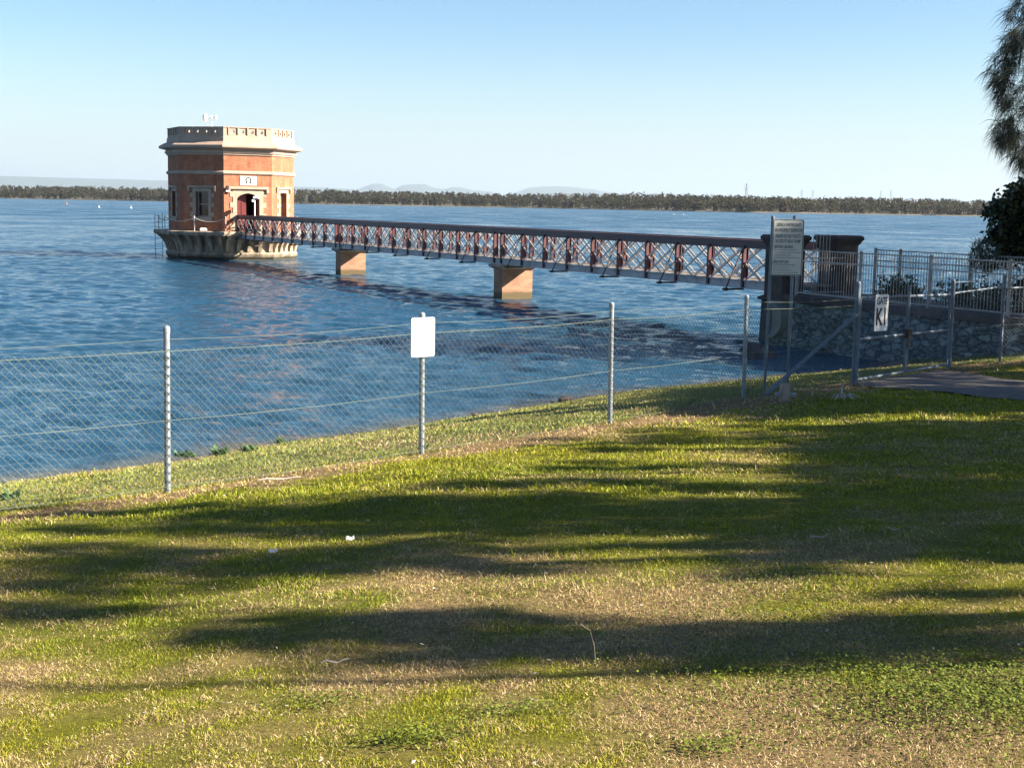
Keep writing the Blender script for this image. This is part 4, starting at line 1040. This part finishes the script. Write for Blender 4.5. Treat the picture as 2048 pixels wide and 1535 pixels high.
# ------------------------------------------------------------------ grass
def grass_zone(x0f, x1f, y0, y1, dens, lmin, lmax, wid, fmask, seed, nseg=2, tall=.0):
    rg = np.random.default_rng(seed)
    ymid = np.linspace(y0, y1, 40); n = 0; Xs = []; Ys = []
    for a_, b_ in zip(ymid[:-1], ymid[1:]):
        w0, w1 = x0f(a_), x1f(a_); k = int((b_-a_)*(w1-w0)*dens)
        Xs.append(rg.uniform(w0, w1, k)); Ys.append(rg.uniform(a_, b_, k))
    x = np.concatenate(Xs); y = np.concatenate(Ys); z = tz(x, y)
    keep = fmask(x, y, z); x, y, z = x[keep], y[keep], z[keep]
    stw, patch, strip, fd = turf(x, y)
    clump = fbm(x, y, 5.5, 6, 2)
    keep = rg.random(len(x)) < np.clip(.35+1.1*clump-.55*strip, .08, 1); x, y, z, stw, patch, strip, fd, clump = [q[keep] for q in (x, y, z, stw, patch, strip, fd, clump)]
    n = len(x); dry = rg.random(n) < stw*.85
    Ln = rg.uniform(lmin, lmax, n)*(.25+1.55*clump); Ln = np.where(dry, Ln*1.1, Ln)*np.where(rg.random(n) < .012, 2.0, 1)
    a = rg.uniform(0, 2*np.pi, n); tilt = np.where(dry, rg.uniform(.5, 1.45, n), rg.uniform(.15, 1.2, n))
    d = np.stack([np.cos(a)*np.sin(tilt), np.sin(a)*np.sin(tilt), np.cos(tilt)], -1)
    b_ = rg.uniform(0, 2*np.pi, n); sdv = np.stack([np.cos(b_), np.sin(b_), 0*b_], -1)
    W = (wid*rg.uniform(.6, 1.3, n))[:, None]; o = np.stack([x, y, z-.004+np.where(dry, rg.uniform(0, .012, n), 0)], -1)
    mid = o+d*(Ln*.55)[:, None]; tip = o+d*Ln[:, None]*.95; tip[:, 2] -= Ln*rg.uniform(.05, .35, n)
    tip += rg.normal(0, .1, (n, 3))*Ln[:, None]
    V = np.stack([o-sdv*W*.5, o+sdv*W*.5, mid+sdv*W*.42, mid-sdv*W*.42, tip], 1).reshape(-1, 3)
    i0 = np.arange(n)*5
    T = np.concatenate([np.stack([i0, i0+1, i0+2], -1), np.stack([i0, i0+2, i0+3], -1), np.stack([i0+3, i0+2, i0+4], -1)])
    cg = turf_col(np.zeros(n), patch, fd)*1.22; warm = rg.random(n)[:, None]
    cg = cg*(.7+.65*rg.random((n, 1)))*np.where(warm > .7, np.array([[1.35, 1.12, 1.0]]), 1)
    cd_ = np.array([.48, .365, .185])*rg.uniform(.4, 1.3, (n, 1)); cd_ = np.where(rg.random((n, 1)) < .25, cd_*np.array([[.62, .52, .5]]), cd_)
    c = np.where(dry[:, None], cd_, cg)
    return V, T, np.repeat(c, 5, 0)
lawn = lambda x, y, z: (z > .155) & ~in_poly(x, y, PATHPOLY)
def not_wall(x, y): 
    lat_ = (x-AX0.x)*VV.x+(y-AX0.y)*VV.y; d_ = (x-AX0.x)*U.x+(y-AX0.y)*U.y
    return ~((lat_ > LATL-.55) & (lat_ < LATR+.3) & (d_ < -20))
lawn2 = lambda x, y, z: lawn(x, y, z) & not_wall(x, y)
hw = lambda y: .375*y+.7
parts = [grass_zone(lambda y: -hw(y), hw, 4.2, 7.2, 19000, .009, .025, .0025, lawn, 21),
         grass_zone(lambda y: -hw(y), hw, 7.2, 11, 7000, .012, .035, .0036, lawn, 22),
         grass_zone(lambda y: -hw(y), hw, 11, 17, 2400, .022, .05, .0068, lawn, 23),
         grass_zone(lambda y: -hw(y), hw, 17, 40, 1000, .03, .06, .011, lawn2, 24)]
nv_ = 0; Vs = []; Ts = []; Cs = []
for v, t_, c in parts: Vs.append(v); Ts.append(t_+nv_); Cs.append(c); nv_ += len(v)
grass = link_mesh("grass", fast_mesh("grass", np.concatenate(Vs), np.concatenate(Ts), np.concatenate(Cs)), attr_mat("grass_blades", rough=.55, spec=.2, transl=.12)); tag(grass, "short patchy green and straw coloured lawn grass", "grass", kind="stuff")
print("grass verts", nv_)
# clover patches
def clover_zone():
    rg = np.random.default_rng(31); cs_ = []
    for px, py, rx, ry, n in ((1880, 1370, 1.1, .5, 13000), (2000, 1420, .5, .3, 5000), (830, 1478, .22, .09, 900), (1420, 1500, .2, .08, 500), (1020, 1420, .25, .09, 600), (640, 1395, .25, .09, 500), (1530, 1150, .5, .3, 1100), (1010, 1180, .5, .3, 900), (1480, 1185, .5, .3, 700), (1720, 1190, .6, .25, 800), (1350, 1250, .8, .4, 1200), (1650, 1260, .7, .35, 1000)):
        c_ = ground_hit(px, py); x = c_.x+rg.normal(0, rx*.5, n); y = c_.y+rg.normal(0, ry*.9, n); cs_.append(np.stack([x, y], -1))
    p = np.concatenate(cs_); z = tz(p[:, 0], p[:, 1])+rg.uniform(.008, .045, len(p)); n = len(p)
    O = np.stack([p[:, 0], p[:, 1], z], -1); a = rg.uniform(0, 6.28, n); s = rg.uniform(.003, .0075, n)
    nrm = rg.normal(0, .35, (n, 3)); nrm[:, 2] = 1; nrm /= np.linalg.norm(nrm, axis=1)[:, None]
    t1 = np.cross(nrm, np.stack([np.cos(a), np.sin(a), 0*a], -1)); t2 = np.cross(nrm, t1)
    V = np.stack([O+(t1*math.cos(q)+t2*math.sin(q))*s[:, None] for q in np.arange(6)*math.pi/3], 1).reshape(-1, 3)
    Fh = np.arange(n*6).reshape(n, 6); c = np.array([.14, .175, .024])*rg.uniform(.45, 1.35, (n, 1))
    return V, Fh, np.repeat(c, 6, 0)
v, f_, c = clover_zone(); cl = link_mesh("clover", fast_mesh("clover", v, f_, c), attr_mat("clover_leaf", transl=.3)); tag(cl, "patches of low clover leaves in the lawn", "clover", kind="stuff")
# fallen leaf bits and dry thatch lying in the turf
rg = np.random.default_rng(91); n = 2600; y = 4.4+8*rg.random(n)**1.5; x = rg.uniform(-1, 1, n)*hw(y)
k_ = (fbm(x, y, .9, 2, 3)+.5*rg.random(n)) > .62; x, y = x[k_], y[k_]; n = len(x); z = tz(x, y)+rg.uniform(.012, .03, n)
P = np.stack([x, y, z], -1); a = rg.uniform(0, 6.28, n); L_ = rg.uniform(.008, .028, n)[:, None]; d = np.stack([np.cos(a), np.sin(a), rg.normal(0, .25, n)], -1); s_ = np.stack([-np.sin(a), np.cos(a), rg.normal(0, .3, n)], -1)
wd = L_*rg.uniform(.12, .45, (n, 1)); V = np.stack([P-d*L_*.5, P+s_*wd*.5-d*L_*.05, P+d*L_*.5, P-s_*wd*.5], 1).reshape(-1, 3)
c = np.array([[.50, .42, .30], [.34, .24, .13], [.22, .15, .09], [.58, .52, .42]])[rg.integers(0, 4, n)]*rg.uniform(.7, 1.1, (n, 1))
ll_ = link_mesh("leaf_litter", fast_mesh("leaf_litter", V, np.arange(n*4).reshape(n, 4), np.repeat(c, 4, 0)), attr_mat("dry_leaf_bits", transl=.1)); tag(ll_, "dry leaf bits scattered through the front lawn", "leaf litter", kind="stuff")
# tall seed stalks
for k, (px, py, h, lab) in enumerate(((1192, 1335, .20, "tall dry seed stalk standing in the shade band of the front lawn"), (735, 1120, .16, "bent dry grass stalk beside the paper scrap"))):
    p = ground_hit(px, py); t = MB(); t.tube([p, p+Vector((-.01, 0, h*.5)), p+Vector((-.03, 0, h*.85)), p+Vector((-.075, .0, h))], [.0015, .0013, .0012, .003], 5); tag(t.build("seed_stalk", OLDWOOD, org=p), lab, "grass stalk")

# ------------------------------------------------------------------ trees
FOL = attr_mat("casuarina_needles", transl=.1, rough=.7); LEAF = attr_mat("glossy_leaf", transl=.15, rough=.4, spec=.4)
def needles(Cn, per, Lr, w, spread, dirbias, rg, hang=.22):
    n = len(Cn)*per; c = np.repeat(Cn, per, 0)+rg.normal(0, spread, (n, 3)); L_ = rg.uniform(Lr[0], Lr[1], n)[:, None]
    d = rg.normal(0, .42, (n, 3))+np.asarray(dirbias); d /= np.linalg.norm(d, axis=1)[:, None]
    s = np.cross(d, rg.normal(size=(n, 3))); s /= np.linalg.norm(s, axis=1)[:, None]
    ww = w*rg.uniform(.7, 1.3, (n, 1)); mid = c+d*L_*.5; tip = c+d*L_; tip[:, 2] -= L_[:, 0]*hang
    V = np.stack([c-s*ww*.5, c+s*ww*.5, mid+s*ww*.5, mid-s*ww*.5, tip], 1).reshape(-1, 3); i0 = np.arange(n)*5
    T = np.concatenate([np.stack([i0, i0+1, i0+2], -1), np.stack([i0, i0+2, i0+3], -1), np.stack([i0+3, i0+2, i0+4], -1)])
    return V, T, n
def tree(name, x, y, Cn, label, group, per=26, Lr=(.22, .5), w=.012, spread=.12, dirbias=(-.3, -.1, -.8), cbase=(.030, .040, .026), r0=.17, leafy=None, seed=1, limbs=14, hang=.22):
    z0 = gz(x, y); root = thing(name, (x, y, z0), label, "tree", group); rg = np.random.default_rng(seed)
    ztop = Cn[:, 2].max()-.3; t = MB(); pts = []
    for i in range(9):
        q = i/8; pts.append(Vector((x+.12*math.sin(q*5+seed), y+.10*math.sin(q*4+seed*2), z0-.2+(ztop-z0+.2)*q)))
    t.tube(pts, [r0*(1-.85*i/8) for i in range(9)], 10)
    sel = rg.choice(len(Cn), min(limbs, len(Cn)), replace=False)
    for k in sel:
        c = Vector(Cn[k]); hz_ = max(z0+1.5, min(ztop, c.z-.35*math.hypot(c.x-x, c.y-y))); s_ = Vector((x, y, hz_))
        m_ = s_.lerp(c, .55)+Vector((0, 0, .12*(c-s_).length)); rr_ = max(.015, r0*.28*(1-.6*(hz_-z0)/(ztop-z0+.01)))
        t.tube([s_, s_.lerp(m_, .5)+Vector((0, 0, .03)), m_, c], [rr_, rr_*.8, rr_*.55, .008], 6)
    t.build("trunk", BARK, root, smooth=True)
    if leafy:
        n = len(Cn)*per; P = np.repeat(Cn, per, 0)+rg.normal(0, spread, (n, 3)); v, f_ = leaf_quads(P, rg.uniform(leafy*.7, leafy*1.3, n), elong=1.5, rg=rg)
        c = np.repeat(np.array(cbase)*rg.uniform(.55, 1.5, (n, 1)), 4, 0)
        me = fast_mesh("crown", v-np.array([x, y, z0]), f_, c)
    else:
        v, f_, n = needles(Cn, per, Lr, w, spread, dirbias, rg, hang); c = np.repeat(np.array(cbase)*rg.uniform(.6, 1.5, (n, 1)), 5, 0)
        me = fast_mesh("crown", v-np.array([x, y, z0]), f_, c)
    link_mesh("crown", me, LEAF if leafy else FOL, root)
def pix_cloud(polys, n, Dr, rg):
    out = []
    for P in polys:
        xs_ = [p[0] for p in P]; ys_ = [p[1] for p in P]; a = np.array(P, float); k = 0; tries = 0
        area = 0
        while k < n and tries < n*40:
            tries += 1; px, py = rg.uniform(min(xs_), max(xs_)), rg.uniform(min(ys_), max(ys_))
            if in_poly(np.array([px]), np.array([py]), P)[0]:
                out.append(tuple(at(px, py, rg.uniform(*Dr)))); k += 1
    return np.array(out)
rg = np.random.default_rng(41)
# big casuarina whose edge is in the picture
M1 = [(2120, -160), (2060, -120), (2040, -40), (2028, 12), (2012, 45), (1996, 62), (1992, 105), (1984, 140), (1980, 165), (1994, 196), (2020, 215), (2060, 225), (2160, 200)]
M2 = [(2130, 235), (2060, 228), (2012, 232), (1996, 245), (1992, 266), (2004, 292), (2030, 318), (2060, 335), (2130, 330)]
Cn = np.concatenate([pix_cloud([M1], 170, (38.5, 41.5), rg), pix_cloud([M2], 75, (38.5, 41.5), rg)])
body = np.stack([rg.normal(18.6, 2.0, 700), rg.normal(40.2, 2.2, 700), rg.uniform(4.2, 12.5, 700)], -1); body = body[body[:, 0]/body[:, 1] > .374]
tree("casuarina", 18.2, 40.3, np.concatenate([Cn, body]), "tall casuarina with drooping needle sprays beside the picket fence", "casuarina trees by the lawn", per=58, Lr=(.2, .62), w=.011, spread=.06, dirbias=(-.42, -.1, -.5), cbase=(.022, .030, .020), hang=.3, seed=2, r0=.26, limbs=60)
# broadleaf tree under it
Q1 = [(2048, 362), (2030, 372), (2015, 385), (2003, 398), (1985, 412), (1976, 424), (1982, 436), (2006, 440), (2000, 455), (1982, 466), (1976, 480), (1990, 488), (2008, 492), (2000, 512), (1998, 522), (2110, 530), (2110, 350)]
Cn = pix_cloud([Q1], 300, (42.0, 43.6), rg)
body = np.stack([rg.normal(17.2, 1.1, 260), rg.normal(43.2, 1.0, 260), rg.uniform(2.2, 5.6, 260)], -1); body = body[body[:, 0]/body[:, 1] > .365]
tree("broadleaf_tree", 17.0, 42.8, np.concatenate([Cn, body]), "dense dark broad leaved tree behind the picket fence", "trees", per=26, leafy=.13, spread=.13, cbase=(.022, .034, .014), seed=5, r0=.14, limbs=40)
# wispy shrub
Q2 = [(1945, 520), (1950, 498), (1962, 484), (1972, 492), (1984, 505), (1992, 520), (1990, 545), (1945, 545)]
Cn = pix_cloud([Q2], 60, (40.6, 41.4), rg)
tree("shrub", at(1970, 560, 41.0).x, 41.0, Cn, "wispy grey-green shrub rising behind the picket fence", "shrubs on the causeway", per=22, Lr=(.12, .28), w=.014, spread=.09, dirbias=(0, 0, .6), cbase=(.045, .06, .045), seed=8, r0=.03, limbs=12)
# low shrubs on the causeway
def shrub(d, lat, h, rad, label, n=60, cb=(.035, .055, .025), lf=.10):
    c = B(d, lat, 0); rg_ = np.random.default_rng(int(abs(d*10))); z0 = 1.56
    P = np.stack([c.x+rg_.normal(0, rad*.5, n), c.y+rg_.normal(0, rad*.5, n), z0+np.abs(rg_.normal(.0, h*.5, n))+.05], -1)
    nn = n*16; Q = np.repeat(P, 16, 0)+rg_.normal(0, .09, (nn, 3)); v, f_ = leaf_quads(Q, rg_.uniform(lf*.6, lf*1.2, nn), elong=1.5, rg=rg_)
    root = thing("shrub", (c.x, c.y, z0), label, "shrub", "shrubs on the causeway")
    link_mesh("foliage", fast_mesh("foliage", v-np.array([c.x, c.y, z0]), f_, np.repeat(np.array(cb)*rg_.uniform(.6, 1.6, (nn, 1)), 4, 0)), LEAF, root)
    t = MB(); rs = random.Random(int(d*7))
    for k in range(6): q = P[rs.randrange(n)]; t.tube([(c.x+rs.uniform(-.1, .1), c.y, z0-.05), tuple(q)], [.012, .005], 5)
    t.build("stems", BARK, root)
shrub(-23.5, 1.35, .55, .7, "low leafy shrub on the causeway right of the stone pillars")
shrub(-26.2, 1.2, .45, .6, "small leafy shrub behind the pickets in the middle of the causeway", 44)
shrub(-28.3, .4, .55, .6, "leafy shrub behind the pickets beside the dark hedge", 60)
# dark hedge along the causeway's landward end
n = 1500; rg_ = np.random.default_rng(77); dd = rg_.uniform(-38, -28.6, n); ll = rg_.normal(1.0, .38, n); zz_ = rg_.uniform(1.5, 2.78, n)-.55*sstep(-30.5, -28.2, dd)
P = np.array([tuple(B(a, b_, z)) for a, b_, z in zip(dd, ll, zz_)])
nn = n*14; Q = np.repeat(P, 14, 0)+rg_.normal(0, .08, (nn, 3)); v, f_ = leaf_quads(Q, rg_.uniform(.06, .13, nn), elong=1.5, rg=rg_)
hr = thing("hedge", B(-32, 1, 1.56), "dark leafy hedge behind the pickets at the landward end", "hedge"); hl = np.array(hr.location)
link_mesh("foliage", fast_mesh("foliage", v-hl, f_, np.repeat(np.array((.016, .022, .010))*rg_.uniform(.5, 1.6, (nn, 1)), 4, 0)), LEAF, hr)
t = MB()
for k in range(14): p = B(-28.8-k*.65, 1.0, 1.5); t.tube([p, p+ZZ*.9+VV*.1], [.03, .012], 6)
t.build("stems", BARK, hr)

# ---- the trees whose shade lies over the lawn (they stand to the right of the picture)
DARK = [((0, 1012), (1000, 1038), .75), ((0, 1044), (620, 1066), .55), ((0, 1085), (420, 1098), .5), ((0, 1100), (1024, 1142), .85), ((0, 1150), (420, 1176), .45), ((0, 1192), (225, 1226), .85),
        ((600, 1040), (1024, 1098), .6), ((560, 1000), (1060, 1012), .6), ((800, 968), (1030, 985), .5),
        ((340, 1236), (720, 1290), .7), ((620, 1224), (1060, 1322), .8), ((1024, 1236), (1420, 1336), .8), ((1400, 1238), (1760, 1318), .7), ((1700, 1236), (2200, 1312), .8),
        ((1024, 884), (1640, 908), .8), ((1240, 862), (1560, 884), .6), ((1060, 926), (1640, 944), .75), ((1030, 962), (1700, 980), .8), ((1024, 992), (1700, 1060), .9), ((1024, 1062), (1380, 1122), .85), ((1380, 1062), (1700, 1092), .85), ((1400, 1106), (1700, 1126), .8),
        ((1600, 800), (2250, 1110), .97), ((1320, 778), (1640, 826), .95), ((1430, 776), (2250, 822), .97), ((1640, 843), (2250, 945), .97), ((1440, 826), (1620, 860), .55),
        ((1440, 1140), (1560, 1162), .6), ((1770, 1186), (1900, 1200), .6)]
LIT = [((1740, 824), (1850, 836)), ((1880, 946), (2000, 964)), ((1480, 838), (1700, 850)), ((1360, 1092), (1580, 1106)), ((1150, 944), (1610, 961)), ((1700, 832), (1990, 842)), ((1640, 962), (1760, 972)), ((1380, 858), (1520, 866))]
rg = np.random.default_rng(53)
def hits(pxs, pys):
    out = []
    for px, py in zip(pxs, pys): out.append(ground_hit(px, py))
    return out
# fast ground hits on a coarse lookup
gx_ = np.linspace(-100, 2300, 61); gy_ = np.concatenate([np.linspace(775, 900, 22), np.linspace(910, 1360, 46)])
LUT = np.array([[tuple(ground_hit(a, b_)) for a in gx_] for b_ in gy_])
def fast_hit(px, py):
    i = np.clip(np.searchsorted(gy_, py)-1, 0, len(gy_)-2); j = np.clip(np.searchsorted(gx_, px)-1, 0, len(gx_)-2)
    ty = ((py-gy_[i])/(gy_[i+1]-gy_[i]))[:, None]; tx = ((px-gx_[j])/(gx_[j+1]-gx_[j]))[:, None]
    return (LUT[i, j]*(1-tx)+LUT[i, j+1]*tx)*(1-ty)+(LUT[i+1, j]*(1-tx)+LUT[i+1, j+1]*tx)*ty
TR = [(12.5, 4.2), (14.5, 6.6), (13.0, 8.6), (15.5, 10.6), (13.8, 13.0), (16.0, 15.6), (14.5, 18.8), (17.0, 22.5), (16.8, 27.0), (18.5, 31.0)]
clouds = [[] for _ in TR]
SUNn = np.array(SUN)
def throw(P):
    """lift shaded spots along the sun's rays into the crown of the tree that stands there"""
    for p in P:
        best = None
        for i, (tx_, ty_) in enumerate(TR):
            t = (tx_-p[0])/SUNn[0]; yl = p[1]+SUNn[1]*t; dy = abs(yl-ty_)+abs(rg.normal(0, .5))
            if best is None or dy < best[0]: best = (dy, i)
        i = best[1]; tx_ = TR[i][0]; t = (tx_+rg.normal(0, 1.0)-p[0])/SUNn[0]; q = p+SUNn*t
        if q[2] < gz(TR[i][0], TR[i][1])+1.0: 
            t += rg.uniform(1.0, 4.0)*1.6; q = p+SUNn*t
        clouds[i].append(q)
tot = 0
for (x0, y0), (x1, y1), dns in DARK:
    c_ = fast_hit(np.array([x0, x1, x0, x1], float), np.array([y0, y0, y1, y1], float))
    area = abs((c_[1][0]-c_[0][0]+c_[3][0]-c_[2][0])/2)*abs((c_[2][1]-c_[0][1]+c_[3][1]-c_[1][1])/2)
    n = int(area*40*dns)+6
    px = rg.uniform(x0, x1, n); py = rg.uniform(y0, y1, n)+(fbm(px, px*0, .012, 1, 2)-.5)*22*((y1-y0)/60 if y1-y0 < 60 else 1)
    ok = np.ones(n, bool); wp = fast_hit(px, np.clip(py, 778, 1355)); ok &= (fbm(wp[:, 0]+.14*wp[:, 1], wp[:, 1]+.14*wp[:, 0], 1.0, 3, 1)*0+fbm((wp[:, 0]-.14*wp[:, 1])*.38, (wp[:, 1]+.14*wp[:, 0])*2.6, 1.0, 4, 3)) > (.34 if dns < .92 else .18); ok &= vn(wp[:, 0]*1.5, wp[:, 1]*7.0, 1.0, 5) > (.20 if dns < .92 else .08)
    for (a0, b0), (a1, b1) in LIT: ok &= ~((px > a0) & (px < a1) & (py > b0) & (py < b1))
    P = fast_hit(px[ok], np.clip(py[ok], 778, 1355)); throw(P); tot += len(P)
# shade over the gate, the notice board, the pillars and the shore by the wall
def box_pts(n, p, q): return np.stack([rg.uniform(p[k], q[k], n) for k in range(3)], -1)
throw(box_pts(260, (5.6, 23.0, 1.2), (7.6, 26.5, 3.0))); throw(box_pts(260, (7.0, 26, 1.2), (11.5, 30.5, 3.0))); throw(box_pts(170, (3.9, 22.3, 1.3), (4.8, 23.1, 4.2))); throw(box_pts(120, (3.4, 20.2, 1.3), (4.6, 21.4, 2.9)))
throw(box_pts(220, (2.0, 20.5, .9), (6.5, 31.5, 1.2))); throw(box_pts(900, (6.5, 22.5, 1.1), (13.5, 29.5, 1.3)))
far = box_pts(420, (8.0, 44.3, .6), (10.6, 46.4, 3.5)); far2 = box_pts(500, (9.0, 36.5, .2), (13.5, 43.5, 2.6))
FT = [(21.5, 43.0), (24.0, 38.0)]
fc_ = [[], []]
for P, i in ((far, 0), (far2, 1)):
    for p in P:
        t = (FT[i][0]+rg.normal(0, 1.3)-p[0])/SUNn[0]; q = p+SUNn*t
        if q[0]/q[1] > .385: fc_[i].append(q)
nm = ["slim casuarina nearest the viewer", "casuarina second from the viewer", "casuarina third from the viewer", "casuarina fourth from the viewer", "leaning casuarina in the middle of the row", "dense casuarina past the middle of the row", "casuarina level with the fence", "casuarina level with the notice board", "casuarina level with the gate", "casuarina past the gate"]
for i, (tx_, ty_) in enumerate(TR):
    if len(clouds[i]) < 8: continue
    tree("casuarina", tx_, ty_, np.array(clouds[i]), nm[i]+", standing right of the lawn and shading it", "casuarina trees by the lawn", per=17, Lr=(.12, .34), w=.032, spread=.075, dirbias=(-.1, 0, -.8), seed=60+i, r0=.13)
for i, (tx_, ty_) in enumerate(FT):
    tree("casuarina", tx_, ty_, np.array(fc_[i]), ("casuarina beyond the causeway shading the stone pillars", "casuarina right of the gate shading the rubble wall")[i], "casuarina trees by the lawn", per=20, Lr=(.25, .5), w=.035, spread=.16, dirbias=(-.1, 0, -.8), seed=80+i, r0=.2)

# ------------------------------------------------------------------ haze
hzx = MB(); hzx.hexa([Vector(p) for p in ((-32000, -420, -5), (32000, -420, -5), (32000, 48000, -5), (-32000, 48000, -5), (-32000, -420, 720), (32000, -420, 720), (32000, 48000, 720), (-32000, 48000, 720))])
hm = bpy.data.materials.new("haze"); hm.use_nodes = True; nt = hm.node_tree; nt.nodes.remove(nt.nodes["Principled BSDF"])
pv_ = N(nt, "ShaderNodeVolumePrincipled"); pv_.inputs["Color"].default_value = (.41, .50, .60, 1); pv_.inputs["Density"].default_value = .00003; pv_.inputs["Anisotropy"].default_value = .2
nt.links.new(pv_.outputs[0], nt.nodes["Material Output"].inputs["Volume"])
hazeo = hzx.build("haze", hm); tag(hazeo, "pale blue haze over the far shore and hills", "haze", kind="stuff")

# ------------------------------------------------------------------ light
w = bpy.data.worlds.new("World"); scene.world = w; w.use_nodes = True; nt = w.node_tree
sky = N(nt, "ShaderNodeTexSky", sky_type='NISHITA'); sky.sun_disc = False; sky.sun_elevation = SEL; sky.sun_rotation = math.pi/2-SAZ
sky.altitude = 60; sky.air_density = 1.0; sky.dust_density = .3; sky.ozone_density = 3
bg = nt.nodes["Background"]; bg.inputs["Strength"].default_value = .05
gm = N(nt, "ShaderNodeGamma"); gm.inputs[1].default_value = 1.2; nt.links.new(sky.outputs[0], gm.inputs[0])
tn = N(nt, "ShaderNodeMix", data_type='RGBA', blend_type='MULTIPLY'); tn.inputs[0].default_value = 1; tn.inputs[7].default_value = (.53, .56, .58, 1)
nt.links.new(gm.outputs[0], tn.inputs[6])
# pale air low over the horizon
wc = N(nt, "ShaderNodeTexCoord"); wx_ = N(nt, "ShaderNodeSeparateXYZ"); nt.links.new(wc.outputs["Generated"], wx_.inputs[0])
wr_ = N(nt, "ShaderNodeMapRange", interpolation_type='SMOOTHSTEP'); nt.links.new(wx_.outputs[2], wr_.inputs[0])
wr_.inputs[1].default_value = -.02; wr_.inputs[2].default_value = .13; wr_.inputs[3].default_value = 1; wr_.inputs[4].default_value = 0
hm_ = N(nt, "ShaderNodeMix", data_type='RGBA'); nt.links.new(wr_.outputs[0], hm_.inputs[0]); nt.links.new(tn.outputs[2], hm_.inputs[6]); hm_.inputs[7].default_value = (3.5, 3.95, 4.15, 1)
nt.links.new(hm_.outputs[2], bg.inputs[0])
sl = bpy.data.lights.new("sun", 'SUN'); sl.energy = 5.0; sl.angle = R(.5); sl.color = (1, .885, .72)
so = bpy.data.objects.new("sun", sl); COL.objects.link(so); so.rotation_euler = SUN.to_track_quat('Z', 'Y').to_euler(); so.location = (40, -10, 40)
scene.view_settings.view_transform = 'Standard'; scene.view_settings.look = 'None'; scene.view_settings.exposure = 2.2; scene.view_settings.gamma = 1
scene.render.engine = 'CYCLES'; scene.cycles.max_bounces = 6; scene.cycles.volume_bounces = 0; scene.cycles.use_denoising = True
print("tufts", tot, [len(c) for c in clouds])
